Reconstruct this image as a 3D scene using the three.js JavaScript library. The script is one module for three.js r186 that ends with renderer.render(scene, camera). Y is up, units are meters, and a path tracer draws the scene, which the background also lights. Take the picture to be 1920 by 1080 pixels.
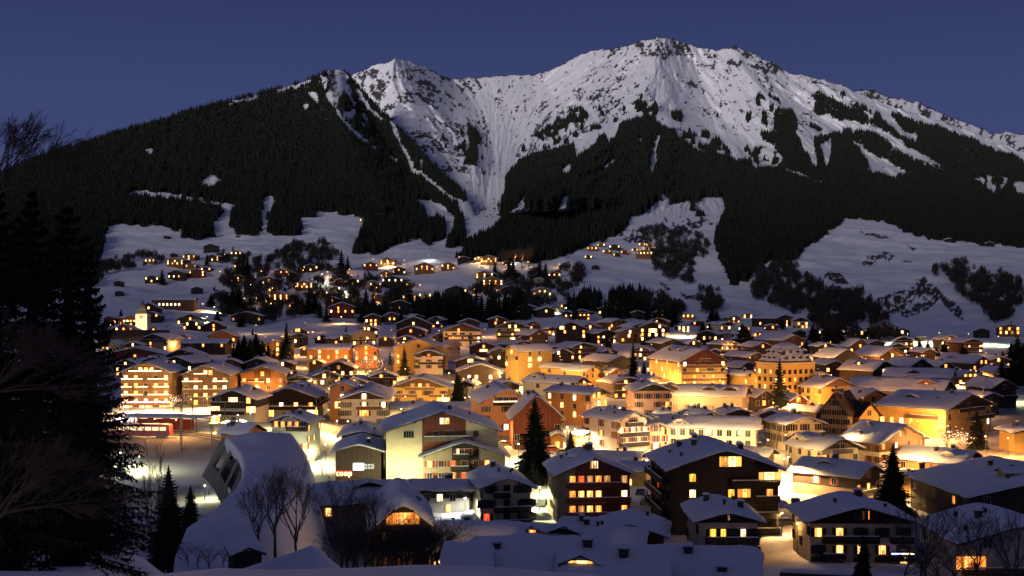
import * as THREE from 'three';
import { mergeGeometries } from 'three/addons/utils/BufferGeometryUtils.js';

// ---------------------------------------------------------------- camera, sky, sun, exposure
const F = 2318, HZ = 560, CX = 960, H = 42;            // lens (pixels of a 1920 wide frame), horizon row, eye height
const scene = new THREE.Scene();
const camera = new THREE.PerspectiveCamera(2 * Math.atan(540 / F) * 180 / Math.PI, 1920 / 1080, 0.5, 20000);
camera.position.set(0, H, 0);
camera.setViewOffset(1920, 1080, 0, -(HZ - 540), 1920, 1080);
const renderer = new THREE.WebGLRenderer({ antialias: true });
renderer.toneMapping = THREE.LinearToneMapping;
renderer.toneMappingExposure = 1;
renderer.shadowMap.enabled = true;
{ // dusk sky: deep blue, a little paler towards the horizon
  const w = 64, h = 256, d = new Float32Array(w * h * 4), E = [0, 5, 9, 13.5, 20, 40, 90];
  const R = [0.051, 0.050, 0.044, 0.031, 0.033, 0.035, 0.036], G = [0.066, 0.065, 0.059, 0.042, 0.041, 0.040, 0.040], B = [0.174, 0.172, 0.160, 0.126, 0.108, 0.096, 0.092];
  for (let y = 0; y < h; y++) {
    const el = Math.max(0, (y + 0.5) / h * 180 - 90), g = (a) => { let k = 0; while (k < 5 && el > E[k + 1]) k++; return a[k] + (a[k + 1] - a[k]) * Math.min(1, (el - E[k]) / (E[k + 1] - E[k])); };
    for (let x = 0; x < w; x++) { const i = (y * w + x) * 4; d[i] = g(R); d[i + 1] = g(G); d[i + 2] = g(B); d[i + 3] = 1; }
  }
  const t = new THREE.DataTexture(d, w, h, THREE.RGBAFormat, THREE.FloatType);
  t.mapping = THREE.EquirectangularReflectionMapping; t.magFilter = THREE.LinearFilter; t.needsUpdate = true;
  scene.background = t; scene.environment = t; scene.environmentIntensity = 1;
}
const sun = new THREE.DirectionalLight(new THREE.Color(1, 0.92, 0.92), 2.45);   // the afterglow behind the camera's hill
sun.position.set(-1500, 560, 3400); sun.target.position.set(0, 0, 0);
sun.castShadow = true; sun.shadow.radius = 30;
Object.assign(sun.shadow.camera, { left: -4000, right: 4000, top: 4000, bottom: -4000, near: 1, far: 16000 });
sun.position.multiplyScalar(1.6); scene.add(sun, sun.target);

// ---------------------------------------------------------------- helpers
const V = (x, y, z) => new THREE.Vector3(x, y, z);
const clamp = (x, a = 0, b = 1) => Math.min(b, Math.max(a, x));
const lerp = (a, b, t) => a + (b - a) * t;
const smooth = (a, b, x) => { const t = clamp((x - a) / (b - a)); return t * t * (3 - 2 * t); };
const hash = (x, y, s = 0) => { let h = Math.imul(x | 0, 374761393) ^ Math.imul(y | 0, 668265263) ^ Math.imul((s | 0) + 17, 974634777); h = Math.imul(h ^ (h >>> 13), 1274126177); return ((h ^ (h >>> 16)) >>> 0) / 4294967296; };
function noise(x, y, s = 0) {
  const xi = Math.floor(x), yi = Math.floor(y), u = x - xi, v = y - yi, a = u * u * (3 - 2 * u), b = v * v * (3 - 2 * v);
  return lerp(lerp(hash(xi, yi, s), hash(xi + 1, yi, s), a), lerp(hash(xi, yi + 1, s), hash(xi + 1, yi + 1, s), a), b);
}
const fbm = (x, y, o = 4, s = 0) => { let r = 0, a = 0.5, n = 0; for (let i = 0; i < o; i++) { r += a * noise(x, y, s + i * 7); n += a; a *= 0.5; x = x * 2.03 + 5.1; y = y * 2.03 + 3.7; } return r / n; };
let rs = 1; const seed = (s) => { rs = s | 0; };
const rnd = (a = 0, b = 1) => { rs = (rs + 0x6d2b79f5) | 0; let t = Math.imul(rs ^ (rs >>> 15), 1 | rs); t = (t + Math.imul(t ^ (t >>> 7), 61 | t)) ^ t; return a + (b - a) * (((t ^ (t >>> 14)) >>> 0) / 4294967296); };
const interp = (pts, x) => { // pts: [x, y, x, y, ...]
  if (x <= pts[0]) return pts[1];
  for (let i = 2; i < pts.length; i += 2) if (x <= pts[i]) return lerp(pts[i - 1], pts[i + 1], (x - pts[i - 2]) / (pts[i] - pts[i - 2]));
  return pts[pts.length - 1];
};
const at = (px, py, d) => V((px - CX) / F * d, H - (py - HZ) / F * d, -d);      // the point at that distance whose picture is there
const names = {};
const numbered = (n) => { const k = names[n] = (names[n] ?? -1) + 1; return k ? n + '_' + String(k).padStart(3, '0') : n; };
function tag(o, label, category, group, kind) {
  o.userData = {}; if (label) o.userData.label = label; if (category) o.userData.category = category; if (group) o.userData.group = group; if (kind) o.userData.kind = kind; return o;
}
const shade = (o) => { o.castShadow = o.receiveShadow = true; return o; };
function top(o, name) { o.name = numbered(name); scene.add(o); return o; }
function part(name, geometry, material, parent) { const m = shade(new THREE.Mesh(geometry, material)); m.name = name; parent.add(m); return m; }
const std = (r, g, b, rough = 0.9, o = {}) => new THREE.MeshStandardMaterial({ color: new THREE.Color().setRGB(r, g, b), roughness: rough, side: THREE.DoubleSide, ...o });
// collects triangles and quads with uv in metres
class Geo {
  constructor() { this.p = []; this.u = []; this.c = []; this.i = []; }
  quad(a, b, c, d, uw, uh, u0 = 0, v0 = 0) { const n = this.p.length / 3; for (const q of [a, b, c, d]) this.p.push(q.x, q.y, q.z); this.u.push(u0, v0, u0 + uw, v0, u0 + uw, v0 + uh, u0, v0 + uh); this.i.push(n, n + 1, n + 2, n, n + 2, n + 3); return this; }
  tri(a, b, c, ua = [0, 0], ub = [1, 0], uc = [0, 1]) { const n = this.p.length / 3; for (const q of [a, b, c]) this.p.push(q.x, q.y, q.z); this.u.push(...ua, ...ub, ...uc); this.i.push(n, n + 1, n + 2); return this; }
  box(x, y, z, w, h, d) { // centre x,z; base y
    const a = w / 2, c = d / 2, q = (sx, sy, sz) => V(x + sx * a, y + (sy ? h : 0), z + sz * c);
    this.quad(q(-1, 0, 1), q(1, 0, 1), q(1, 1, 1), q(-1, 1, 1), w, h); this.quad(q(1, 0, -1), q(-1, 0, -1), q(-1, 1, -1), q(1, 1, -1), w, h);
    this.quad(q(1, 0, 1), q(1, 0, -1), q(1, 1, -1), q(1, 1, 1), d, h); this.quad(q(-1, 0, -1), q(-1, 0, 1), q(-1, 1, 1), q(-1, 1, -1), d, h);
    this.quad(q(-1, 1, 1), q(1, 1, 1), q(1, 1, -1), q(-1, 1, -1), w, d); this.quad(q(-1, 0, -1), q(1, 0, -1), q(1, 0, 1), q(-1, 0, 1), w, d); return this;
  }
  bar(a, b, r, r2 = r, n = 5) { // a tapered stick
    const dir = b.clone().sub(a).normalize(), s = Math.abs(dir.y) > 0.9 ? V(1, 0, 0) : V(0, 1, 0), u = s.cross(dir).normalize(), v = dir.clone().cross(u), n0 = this.p.length / 3;
    for (let k = 0; k < n; k++) { const t = k / n * Math.PI * 2, c = Math.cos(t), e = Math.sin(t); for (const [q, rr, vv] of [[a, r, 0], [b, r2, 1]]) { this.p.push(q.x + (u.x * c + v.x * e) * rr, q.y + (u.y * c + v.y * e) * rr, q.z + (u.z * c + v.z * e) * rr); this.u.push(k / n, vv); } }
    for (let k = 0; k < n; k++) { const i = n0 + k * 2, j = n0 + ((k + 1) % n) * 2; this.i.push(i, j, j + 1, i, j + 1, i + 1); } return this;
  }
  done(flat = true) {
    let g = new THREE.BufferGeometry();
    g.setAttribute('position', new THREE.Float32BufferAttribute(this.p, 3)); g.setAttribute('uv', new THREE.Float32BufferAttribute(this.u, 2)); g.setIndex(this.i);
    if (this.c.length) g.setAttribute('color', new THREE.Float32BufferAttribute(this.c, 3));
    g.computeVertexNormals(); return g;
  }
}
function sheet(cols, rows, fn, color) { // a grid of points fn(i, j) -> Vector3, color(i, j) -> [r, g, b]
  const p = new Float32Array(cols * rows * 3), c = color && new Float32Array(cols * rows * 3), ix = new Uint32Array((cols - 1) * (rows - 1) * 6);
  let k = 0, n = 0;
  for (let j = 0; j < rows; j++) for (let i = 0; i < cols; i++, k += 3) { const v = fn(i, j); p[k] = v.x; p[k + 1] = v.y; p[k + 2] = v.z; if (color) { const q = color(i, j); c[k] = q[0]; c[k + 1] = q[1]; c[k + 2] = q[2]; } }
  for (let j = 0; j < rows - 1; j++) for (let i = 0; i < cols - 1; i++) { const a = j * cols + i; ix[n++] = a; ix[n++] = a + 1; ix[n++] = a + cols + 1; ix[n++] = a; ix[n++] = a + cols + 1; ix[n++] = a + cols; }
  const g = new THREE.BufferGeometry(); g.setAttribute('position', new THREE.BufferAttribute(p, 3)); if (color) g.setAttribute('color', new THREE.BufferAttribute(c, 3)); g.setIndex(new THREE.BufferAttribute(ix, 1)); g.computeVertexNormals(); return g;
}
// regions traced as outlines (p) or as lines of a width (l, w)
function inside(a, x, y) {
  const p = a.p; let r = false;
  if (!a.b) { a.b = [1e9, 1e9, -1e9, -1e9]; const q = p || a.l, m = p ? 0 : a.w; for (let i = 0; i < q.length; i += 2) { a.b[0] = Math.min(a.b[0], q[i] - m); a.b[1] = Math.min(a.b[1], q[i + 1] - m); a.b[2] = Math.max(a.b[2], q[i] + m); a.b[3] = Math.max(a.b[3], q[i + 1] + m); } }
  if (x < a.b[0] || x > a.b[2] || y < a.b[1] || y > a.b[3]) return false;
  if (p) { for (let i = 0, j = p.length - 2; i < p.length; j = i, i += 2) if ((p[i + 1] > y) !== (p[j + 1] > y) && x < (p[j] - p[i]) * (y - p[i + 1]) / (p[j + 1] - p[i + 1]) + p[i]) r = !r; return r; }
  return lineDist(a.l, x, y) < a.w / 2;
}
function lineDist(l, x, y) { let m = 1e9; for (let i = 0; i + 3 < l.length; i += 2) { const dx = l[i + 2] - l[i], dy = l[i + 3] - l[i + 1], t = clamp(((x - l[i]) * dx + (y - l[i + 1]) * dy) / (dx * dx + dy * dy)); m = Math.min(m, Math.hypot(x - l[i] - dx * t, y - l[i + 1] - dy * t)); } return m; }
// what grows at a traced place: 'f' forest, 's' snow, 'r' rock; the last region that holds it wins; d: how much of the region it fills
function cover(list, x, y, start, warp = 5) {
  const wx = x + (fbm(x * 0.07, y * 0.07, 3, 31) - 0.5) * warp * 3, wy = y + (fbm(x * 0.07 + 9, y * 0.07, 3, 37) - 0.5) * warp * 3; let k = start;
  for (const a of list) if (inside(a, wx, wy) && (!a.d || fbm(x * 0.11, y * 0.08, 2, 41) < 0.3 + 0.4 * a.d)) k = a.t;
  return k;
}
// ---------------------------------------------------------------- the land
const PROFILE = [-60, 40.4, 0, 40.2, 6, 39.8, 12, 39.1, 14.5, 38.86, 17, 37.6, 30, 32.0, 60, 24.5, 100, 15.5, 130, 9.5, 165, 3, 200, 0.3, 283, 0.5, 395, 1.1, 500, 2.4, 620, 4.5, 800, 10.9, 930, 17.9, 1030, 24, 1220, 42, 1480, 80, 1720, 123, 1880, 155, 1960, 171, 2040, 172, 2200, 140, 2600, 40];
function groundY(x, d) {
  const r = x / Math.max(d, 1);
  let y = interp(PROFILE, d);
  const left = interp([0, 38.6, 20, 36.9, 40, 33.1, 70, 28.0, 100, 22.4, 150, 12, 200, 3, 260, 0.4, 300, 0.3, 5000, 0.3], d);   // the slope under the dark trees
  if (d < 300) y = Math.max(y, lerp(y, left, smooth(-0.25, -0.345, r)));
  if (d < 24) y += ((fbm(x * 0.35, d * 0.5, 3, 3) - 0.5) * 0.16 + 0.05 * Math.sin(x * 1.1 + 1.2) - 0.14 * Math.max(0, -x - 3.4) * (d / 14) - 0.07 * Math.max(0, x - 0.2) - 0.09 * smooth(-1.2, 0.5, x)) * smooth(5, 12, d);
  else y += (fbm(x * 0.06, d * 0.06, 3, 5) - 0.5) * 0.7 * (1 - smooth(500, 900, d));
  if (d > 58 && d < 96) { const u = x / d * 74 + 11.9; y += 5.9 * Math.pow(Math.max(0, u < 0 ? 1 + u / 15 : 1 - u / 7), 0.95) * smooth(58, 68, d) * (1 - smooth(78, 96, d)); }  // drifted snow over a buried hut
  if (d > 600) { const m = smooth(700, 1200, d) * (1 - 0.85 * smooth(1700, 1950, d)); y += m * ((fbm(x * 0.006, d * 0.006, 4, 11) - 0.5) * 34 + (fbm(x * 0.03, d * 0.03, 3, 12) - 0.5) * 7); }
  if (d > 280 && d < 420) { const rail = smooth(-44, -60, x) * smooth(300, 335, d) * (1 - smooth(375, 400, d)); y += 3.4 * rail; }  // railway bank
  return y;
}
function groundHit(px, py) { // distance at which the land shows there
  let d = 20; for (let s = 4; d < 2600; d += s, s = d * 0.012) { if (groundY((px - CX) / F * d, d) >= H - (py - HZ) / F * d) break; }
  let a = d - d * 0.014 - 4, b = d; for (let k = 0; k < 18; k++) { const m = (a + b) / 2; if (groundY((px - CX) / F * m, m) >= H - (py - HZ) / F * m) b = m; else a = m; } return b;
}
const SNOW = [0.86, 0.87, 0.90], FLOOR = [0.86, 0.87, 0.90], ROCK = [0.05, 0.044, 0.042], EARTH = [0.045, 0.036, 0.028];
const mSnowLand = new THREE.MeshStandardMaterial({ vertexColors: true, roughness: 0.92, side: THREE.DoubleSide });

// meadows, woods and outcrops below the mountains
const GROUND_COVER = [
  { t: 'f', p: [-400, 300, 427, 340, 427, 390, 402, 412, 405, 442, 342, 447, 340, 427, 292, 420, 207, 417, 190, 470, 150, 520, 60, 560, -400, 600] },
  { t: 'f', p: [430, 340, 490, 340, 490, 385, 494, 420, 482, 442, 442, 435, 430, 412] },
  { t: 'f', p: [516, 340, 690, 340, 680, 412, 637, 410, 600, 397, 550, 397, 570, 415, 567, 437, 517, 437, 502, 430, 500, 395] },
  { t: 'f', p: [670, 340, 860, 340, 858, 405, 850, 425, 835, 442, 807, 455, 785, 445, 745, 455, 700, 472, 655, 470, 677, 435] },
  { t: 's', p: [782, 372, 810, 372, 837, 387, 857, 407, 848, 425, 837, 440, 836, 405, 815, 397, 808, 405] },
  { t: 'f', p: [835, 457, 850, 425, 858, 400, 868, 392, 874, 440, 880, 460] },
  { t: 'f', p: [870, 462, 876, 440, 927, 425, 944, 400, 1000, 340, 1300, 340, 1235, 372, 1213, 392, 1180, 405, 1172, 425, 1130, 448, 1095, 458, 1060, 474, 1000, 486, 925, 484, 842, 480] },
  { t: 'f', p: [1360, 340, 2300, 340, 2300, 470, 1917, 461, 1829, 451, 1777, 448, 1720, 440, 1673, 422, 1642, 412, 1590, 404, 1575, 417, 1544, 443, 1513, 461, 1484, 487, 1440, 485, 1400, 520, 1372, 530, 1364, 500, 1345, 475, 1340, 440, 1350, 412, 1362, 385] },
  { t: 's', p: [592, 412, 590, 396, 640, 398, 676, 402, 680, 412, 677, 435, 640, 430] }, { t: 's', p: [1640, 418, 1650, 406, 1672, 416, 1678, 430] },
  { t: 'w', d: 0.78, p: [1484, 487, 1505, 513, 1551, 539, 1621, 547, 1637, 567, 1673, 593, 1621, 604, 1557, 609, 1492, 586, 1440, 565, 1405, 545, 1420, 500] },
  { t: 'w', d: 0.78, p: [1190, 430, 1225, 420, 1290, 432, 1330, 450, 1325, 480, 1300, 500, 1298, 530, 1265, 520, 1225, 500, 1220, 480] },
  { t: 'w', d: 0.78, p: [1310, 535, 1345, 540, 1352, 570, 1330, 580, 1312, 560] },
  { t: 'w', d: 0.78, p: [585, 455, 610, 448, 640, 470, 625, 490, 560, 492, 530, 480, 515, 470, 545, 452] },
  { t: 'w', d: 0.78, p: [170, 490, 230, 480, 300, 470, 308, 486, 260, 498, 200, 505, 170, 540, 120, 560, 120, 500] },
  { t: 'w', d: 0.78, p: [1060, 500, 1090, 496, 1095, 520, 1085, 535, 1060, 525] },
  { t: 'w', d: 0.78, p: [1780, 500, 1800, 482, 1832, 495, 1845, 510, 1885, 515, 1920, 530, 1920, 560, 1890, 590, 1860, 600, 1845, 570, 1815, 560, 1785, 530] },
  { t: 'w', d: 0.6, p: [1745, 500, 1785, 495, 1785, 515, 1750, 518] },
  { t: 'w', d: 0.5, p: [420, 480, 520, 470, 640, 505, 760, 530, 790, 575, 740, 596, 600, 575, 500, 598, 420, 590, 400, 540] }, { t: 'f', d: 0.7, p: [770, 568, 830, 548, 960, 538, 1000, 575, 990, 600, 770, 606] }, { t: 'f', d: 0.6, p: [1060, 560, 1100, 542, 1200, 536, 1280, 562, 1290, 608, 1240, 600, 1080, 594] }, { t: 'w', d: 0.6, p: [1540, 606, 1600, 614, 1680, 622, 1690, 640, 1540, 640] }, { t: 'w', d: 0.5, p: [880, 540, 960, 500, 1060, 500, 1070, 560, 1000, 575, 900, 560] },
  { t: 'r', p: [1551, 510, 1575, 512, 1592, 532, 1565, 530, 1545, 522] },
  { t: 'r', d: 0.8, p: [1640, 560, 1690, 545, 1690, 535, 1722, 540, 1760, 565, 1740, 580, 1700, 595, 1668, 585] },
  { t: 'r', p: [1718, 522, 1735, 520, 1765, 548, 1800, 575, 1815, 605, 1790, 590, 1760, 565, 1720, 540] },
  { t: 'r', p: [1610, 434, 1640, 440, 1675, 444, 1650, 449, 1618, 440] }, { t: 'r', p: [1625, 478, 1652, 477, 1655, 486, 1628, 487] }, { t: 'r', p: [1653, 474, 1680, 479, 1668, 488, 1655, 484] },
  { t: 'r', p: [1616, 492, 1640, 489, 1645, 497, 1620, 498] }, { t: 'r', p: [1698, 460, 1718, 464, 1710, 469] }, { t: 'r', p: [1686, 488, 1716, 489, 1700, 492] },
  { t: 'r', d: 0.55, p: [1240, 400, 1300, 395, 1340, 420, 1300, 430, 1250, 425] }, { t: 'r', d: 0.5, p: [1150, 440, 1180, 428, 1215, 435, 1222, 455, 1190, 460] },
  { t: 'r', p: [1240, 530, 1262, 545, 1258, 548, 1236, 534] }, { t: 'r', p: [1268, 548, 1310, 556, 1325, 566, 1290, 560] }, { t: 'w', d: 0.78, p: [1170, 555, 1240, 550, 1290, 575, 1280, 590, 1200, 580] },
];
const landColor = (px, x, d) => { if (d < 150) return SNOW;
  if (d < 690) { const q = smooth(150, 200, d) * (0.25 + 0.75 * smooth(0.35, 0.6, fbm(x * 0.05, d * 0.05, 3, 43))) * (0.7 + 0.6 * fbm(x * 0.4, d * 0.4, 3, 47)); return [lerp(SNOW[0], 0.33, q), lerp(SNOW[1], 0.31, q), lerp(SNOW[2], 0.29, q)]; }  // trodden and gritted snow in the village
  const py = HZ + (H - groundY(x, d)) / d * F, k = cover(GROUND_COVER, px, py, 's', 3);
  return k === 'f' ? FLOOR : k === 'w' ? (fbm(px * 0.25, py * 0.3, 2, 9) > 0.56 ? EARTH : [0.55, 0.55, 0.57]) : k === 'r' ? (fbm(px * 0.25, py * 0.35, 2, 8) > 0.36 ? EARTH : SNOW) : SNOW; };
{ // ground: from the camera's feet to the village edge, then the meadows up to under the mountains
  const mk = (cols, rows, p0, p1, dist, drop) => sheet(cols, rows, (i, j) => { const d = dist(j / (rows - 1)), x = (lerp(p0, p1, i / (cols - 1)) - CX) / F * (d + 18 * Math.exp(-d / 15)); return V(x, groundY(x, d) - drop(d), -d); }, (i, j) => { const d = dist(j / (rows - 1)), px = lerp(p0, p1, i / (cols - 1)); return landColor(px, (px - CX) / F * d, d); });
  tag(top(shade(new THREE.Mesh(mk(480, 400, -1100, 3020, (t) => 1.5 * Math.pow(720 / 1.5, t), () => 0), mSnowLand)), 'ground'), 'snow covered valley floor and near slope', 'ground', null, 'structure');
  tag(top(shade(new THREE.Mesh(mk(1000, 420, -280, 2200, (t) => lerp(700, 2600, t), (d) => 1.2 * (1 - smooth(702, 725, d))), mSnowLand)), 'meadow'), 'snowy meadows rising from the village to the forests', 'meadow', null, 'structure');
}

// ---- mountains: fans of columns from a foot line to a crest line
function Massif(o) {
  const depth = (px, py) => {
    const c = interp(o.crest, px), f = interp(o.foot, px), t = clamp((f - py) / (f - c), 0, 1.2);
    let d = lerp(interp(o.near, px), interp(o.far, px), Math.pow(t, o.power ?? 1));
    const fade = smooth(0, 0.08, t);
    for (const r of o.relief || []) d -= r.a * Math.pow(Math.max(0, 1 - lineDist(r.l, px, py) / r.w), r.k ?? 1.3) * fade;
    if (o.rough) { // gullies that run down the slope
      const s = o.lean ? o.lean(px, py) : 0, q = px + s * (py - 150);
      d += fade * o.rough * (o.calm ? interp(o.calm, px) : 1) * ((Math.abs(fbm(q * 0.028, py * 0.009, 4, 61) - 0.5) - 0.12) * 1.7 + (fbm(q * 0.11, py * 0.05, 4, 67) - 0.5) * 0.8);
    }
    return d;
  };
  return { ...o, depth, point: (px, py) => at(px, py, depth(px, py)) };
}
const snowMassif = Massif({
  crest: [500, 190, 600, 158, 662, 140, 700, 122, 720, 117, 740, 112, 775, 118, 810, 133, 850, 148, 900, 145, 960, 141, 1000, 142, 1050, 124, 1100, 97, 1130, 90, 1150, 90, 1190, 80, 1205, 74, 1235, 72, 1260, 73, 1275, 78, 1300, 85, 1330, 92, 1350, 93, 1370, 88, 1385, 89, 1410, 98, 1430, 108, 1450, 119, 1480, 136, 1500, 140, 1530, 146, 1560, 155, 1600, 170, 1650, 190, 1700, 208, 1800, 238, 1900, 278, 2000, 315, 2200, 390, 2600, 440],
  foot: [400, 410, 2600, 410], near: [400, 1960, 2600, 1960],
  far: [500, 5600, 740, 5400, 850, 6100, 960, 6300, 1100, 5900, 1235, 5300, 1370, 5200, 1500, 4700, 1620, 4300, 1800, 3700, 2000, 3200, 2600, 2600], power: 1.06, rough: 165, calm: [840, 1, 880, 0.4, 960, 0.4, 1030, 0.9, 1230, 1, 1300, 0.6, 1420, 0.6, 1500, 1],
  lean: (px, py) => interp([600, 0.2, 720, 0.2, 800, -0.8, 880, -0.8, 960, 0.6, 1020, 1.0, 1170, 0.9, 1235, 0.0, 1310, -0.7, 1420, -0.6, 1500, -1.0, 1800, -1.3], px),
  relief: [
    { l: [1235, 70, 1222, 130, 1200, 200, 1165, 250, 1090, 310, 985, 380, 930, 420], a: 520, w: 150 },
    { l: [740, 112, 780, 165, 840, 225, 885, 265, 893, 310], a: 420, w: 90 },
    { l: [850, 148, 905, 220, 925, 300, 905, 410], a: -420, w: 120 },
    { l: [660, 150, 720, 240, 800, 320, 880, 400], a: -260, w: 90 },
    { l: [1370, 88, 1430, 170, 1500, 250, 1580, 330], a: 260, w: 90 }, { l: [1300, 120, 1330, 200, 1400, 260, 1440, 300], a: -260, w: 80 },
    { l: [1530, 150, 1640, 220, 1760, 300], a: 200, w: 60 }, { l: [1500, 210, 1600, 262, 1700, 325], a: -150, w: 40 }, { l: [1010, 145, 1060, 200, 1060, 250], a: -160, w: 70 }, { l: [1110, 98, 1110, 160, 1090, 230], a: 160, w: 60 },
  ],
});
const SNOW_COVER = [
  { t: 'f', p: [931, 425, 942, 406, 935, 392, 946, 354, 944, 333, 969, 302, 983, 290, 1008, 283, 1046, 275, 1073, 262, 1075, 273, 1081, 290, 1094, 283, 1115, 273, 1121, 252, 1135, 246, 1140, 269, 1150, 258, 1154, 240, 1171, 223, 1192, 217, 1217, 219, 1238, 229, 1258, 240, 1281, 256, 1300, 277, 1340, 284, 1371, 292, 1398, 301, 1423, 313, 1450, 311, 1473, 297, 1452, 275, 1430, 258, 1421, 242, 1448, 249, 1450, 211, 1457, 197, 1482, 201, 1498, 224, 1494, 251, 1530, 255, 1555, 250, 1582, 245, 1573, 236, 1600, 236, 1626, 236, 1640, 212, 1684, 211, 1707, 219, 1740, 228, 1800, 250, 1850, 272, 1920, 298, 2200, 405, 2300, 460, 880, 460] },
  { t: 'f', p: [1525, 189, 1519, 177, 1536, 168, 1552, 179, 1590, 193, 1619, 206, 1632, 231, 1623, 237, 1594, 227, 1565, 225, 1548, 214, 1540, 225, 1530, 222] },
  { t: 'f', d: 0.6, p: [1560, 165, 1600, 178, 1640, 205, 1690, 250, 1660, 240, 1620, 206, 1590, 190] },
  { t: 'f', p: [1425, 210, 1434, 206, 1442, 227, 1440, 241, 1427, 229] }, { t: 'f', p: [1398, 206, 1409, 206, 1407, 227, 1398, 224] }, { t: 'f', p: [1417, 180, 1425, 178, 1427, 200, 1419, 198] },
  { t: 'f', w: 6, l: [1423, 177, 1436, 184, 1448, 195, 1445, 206] }, { t: 'f', w: 5, l: [1442, 175, 1452, 182, 1461, 191] }, { t: 'f', p: [1342, 213, 1355, 214, 1352, 220, 1343, 218] },
  { t: 'f', w: 5, l: [1371, 230, 1377, 237] }, { t: 'f', w: 5, l: [1373, 215, 1380, 222] }, { t: 'f', d: 0.7, p: [1258, 206, 1270, 196, 1286, 214, 1280, 225, 1262, 220] }, { t: 'f', w: 6, l: [1498, 222, 1520, 233, 1545, 243] },
  { t: 'f', d: 0.62, p: [1240, 237, 1270, 236, 1335, 244, 1378, 290, 1340, 286, 1290, 268] }, { t: 'f', d: 0.4, p: [1375, 290, 1400, 272, 1440, 268, 1470, 290, 1450, 311, 1400, 305] },
  { t: 'f', d: 0.4, p: [960, 300, 985, 258, 1030, 222, 1080, 200, 1150, 186, 1180, 200, 1160, 225, 1070, 262, 1000, 285] },
  { t: 'f', p: [1040, 222, 1047, 225, 1046, 252, 1035, 260] }, { t: 'f', p: [1066, 200, 1073, 203, 1076, 222, 1067, 224] }, { t: 'f', d: 0.6, p: [1180, 200, 1205, 175, 1225, 176, 1245, 222, 1215, 222] },
  { t: 'f', p: [875, 224, 898, 246, 899, 278, 893, 312, 868, 305, 878, 278] }, { t: 'f', d: 0.5, p: [822, 252, 866, 235, 880, 292, 838, 288] }, { t: 'f', d: 0.45, p: [900, 250, 916, 270, 908, 298, 896, 290] },
  { t: 'f', d: 0.5, p: [870, 395, 905, 385, 930, 395, 935, 420, 890, 415] },
  { t: 's', p: [1172, 425, 1180, 405, 1213, 392, 1235, 372, 1245, 360, 1256, 378, 1290, 374, 1300, 380, 1320, 366, 1355, 366, 1362, 385, 1350, 412, 1340, 440] }, { t: 'f', d: 0.5, p: [1262, 384, 1300, 380, 1345, 400, 1300, 405] }, { t: 's', p: [848, 425, 857, 407, 845, 395, 870, 380, 932, 400, 935, 425] }, { t: 's', p: [1585, 412, 1592, 403, 1600, 412] },
  { t: 's', p: [1025, 329, 1004, 346, 987, 365, 985, 387, 994, 398, 990, 412, 973, 404, 962, 394, 973, 379, 994, 354] }, { t: 's', p: [1071, 304, 1064, 323, 1052, 321, 1062, 308] },
  { t: 's', p: [1154, 292, 1142, 312, 1125, 327, 1132, 310] }, { t: 's', p: [1073, 358, 1064, 381, 1046, 389, 1058, 367] }, { t: 's', p: [1232, 250, 1238, 256, 1229, 294, 1218, 334, 1220, 294] }, { t: 's', p: [1194, 262, 1200, 252, 1204, 262] },
  { t: 's', w: 4, l: [1477, 317, 1500, 324, 1519, 331, 1548, 345] }, { t: 's', p: [1505, 276, 1528, 314, 1532, 300, 1527, 250, 1500, 232, 1500, 259] }, { t: 's', p: [1540, 268, 1557, 257, 1556, 309, 1544, 306] },
  { t: 's', p: [1592, 256, 1610, 266, 1630, 284, 1652, 292, 1682, 309, 1702, 322, 1673, 330, 1652, 326, 1625, 317, 1632, 303, 1617, 280] },
  { t: 's', p: [1498, 226, 1560, 238, 1592, 238, 1621, 244, 1659, 254, 1673, 272, 1698, 290, 1725, 301, 1772, 312, 1740, 292, 1694, 268, 1660, 246, 1620, 230, 1594, 224, 1565, 222, 1548, 212] },
  { t: 's', p: [1642, 200, 1664, 203, 1684, 234, 1719, 255, 1716, 266, 1692, 254, 1655, 225] }, { t: 's', d: 0.75, p: [1825, 330, 1850, 325, 1892, 333, 1882, 352, 1860, 360, 1838, 347] }, { t: 's', p: [1897, 338, 1925, 338, 1925, 364, 1905, 360] },
];
// how rocky the snow is: regions with a share of bare rock
const ROCKS = [
  { d: 0.34, p: [640, 130, 900, 130, 930, 330, 820, 320, 700, 220] }, { d: 0.45, p: [662, 140, 700, 128, 735, 155, 720, 190, 690, 180] }, { d: 0.4, p: [780, 150, 840, 160, 850, 200, 800, 210] }, { d: 0.42, p: [770, 205, 830, 200, 825, 240, 780, 240] },
  { d: 0.42, p: [1070, 85, 1250, 60, 1330, 85, 1340, 110, 1250, 104, 1120, 112] }, { d: 0.46, p: [1330, 80, 1400, 80, 1490, 132, 1485, 150, 1400, 126, 1340, 118] }, { d: 0.2, p: [900, 140, 1060, 120, 1200, 110, 1230, 200, 1100, 240, 980, 280, 940, 220] },
  { d: 0.3, p: [1020, 190, 1200, 150, 1210, 210, 1080, 255, 960, 300] }, { d: 0.2, p: [1230, 100, 1480, 130, 1620, 180, 1500, 250, 1300, 240] }, { d: 0.25, p: [880, 380, 940, 370, 950, 420, 880, 420] },
  { d: 0.3, p: [1390, 290, 1430, 270, 1470, 300, 1440, 310] },
];
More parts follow.
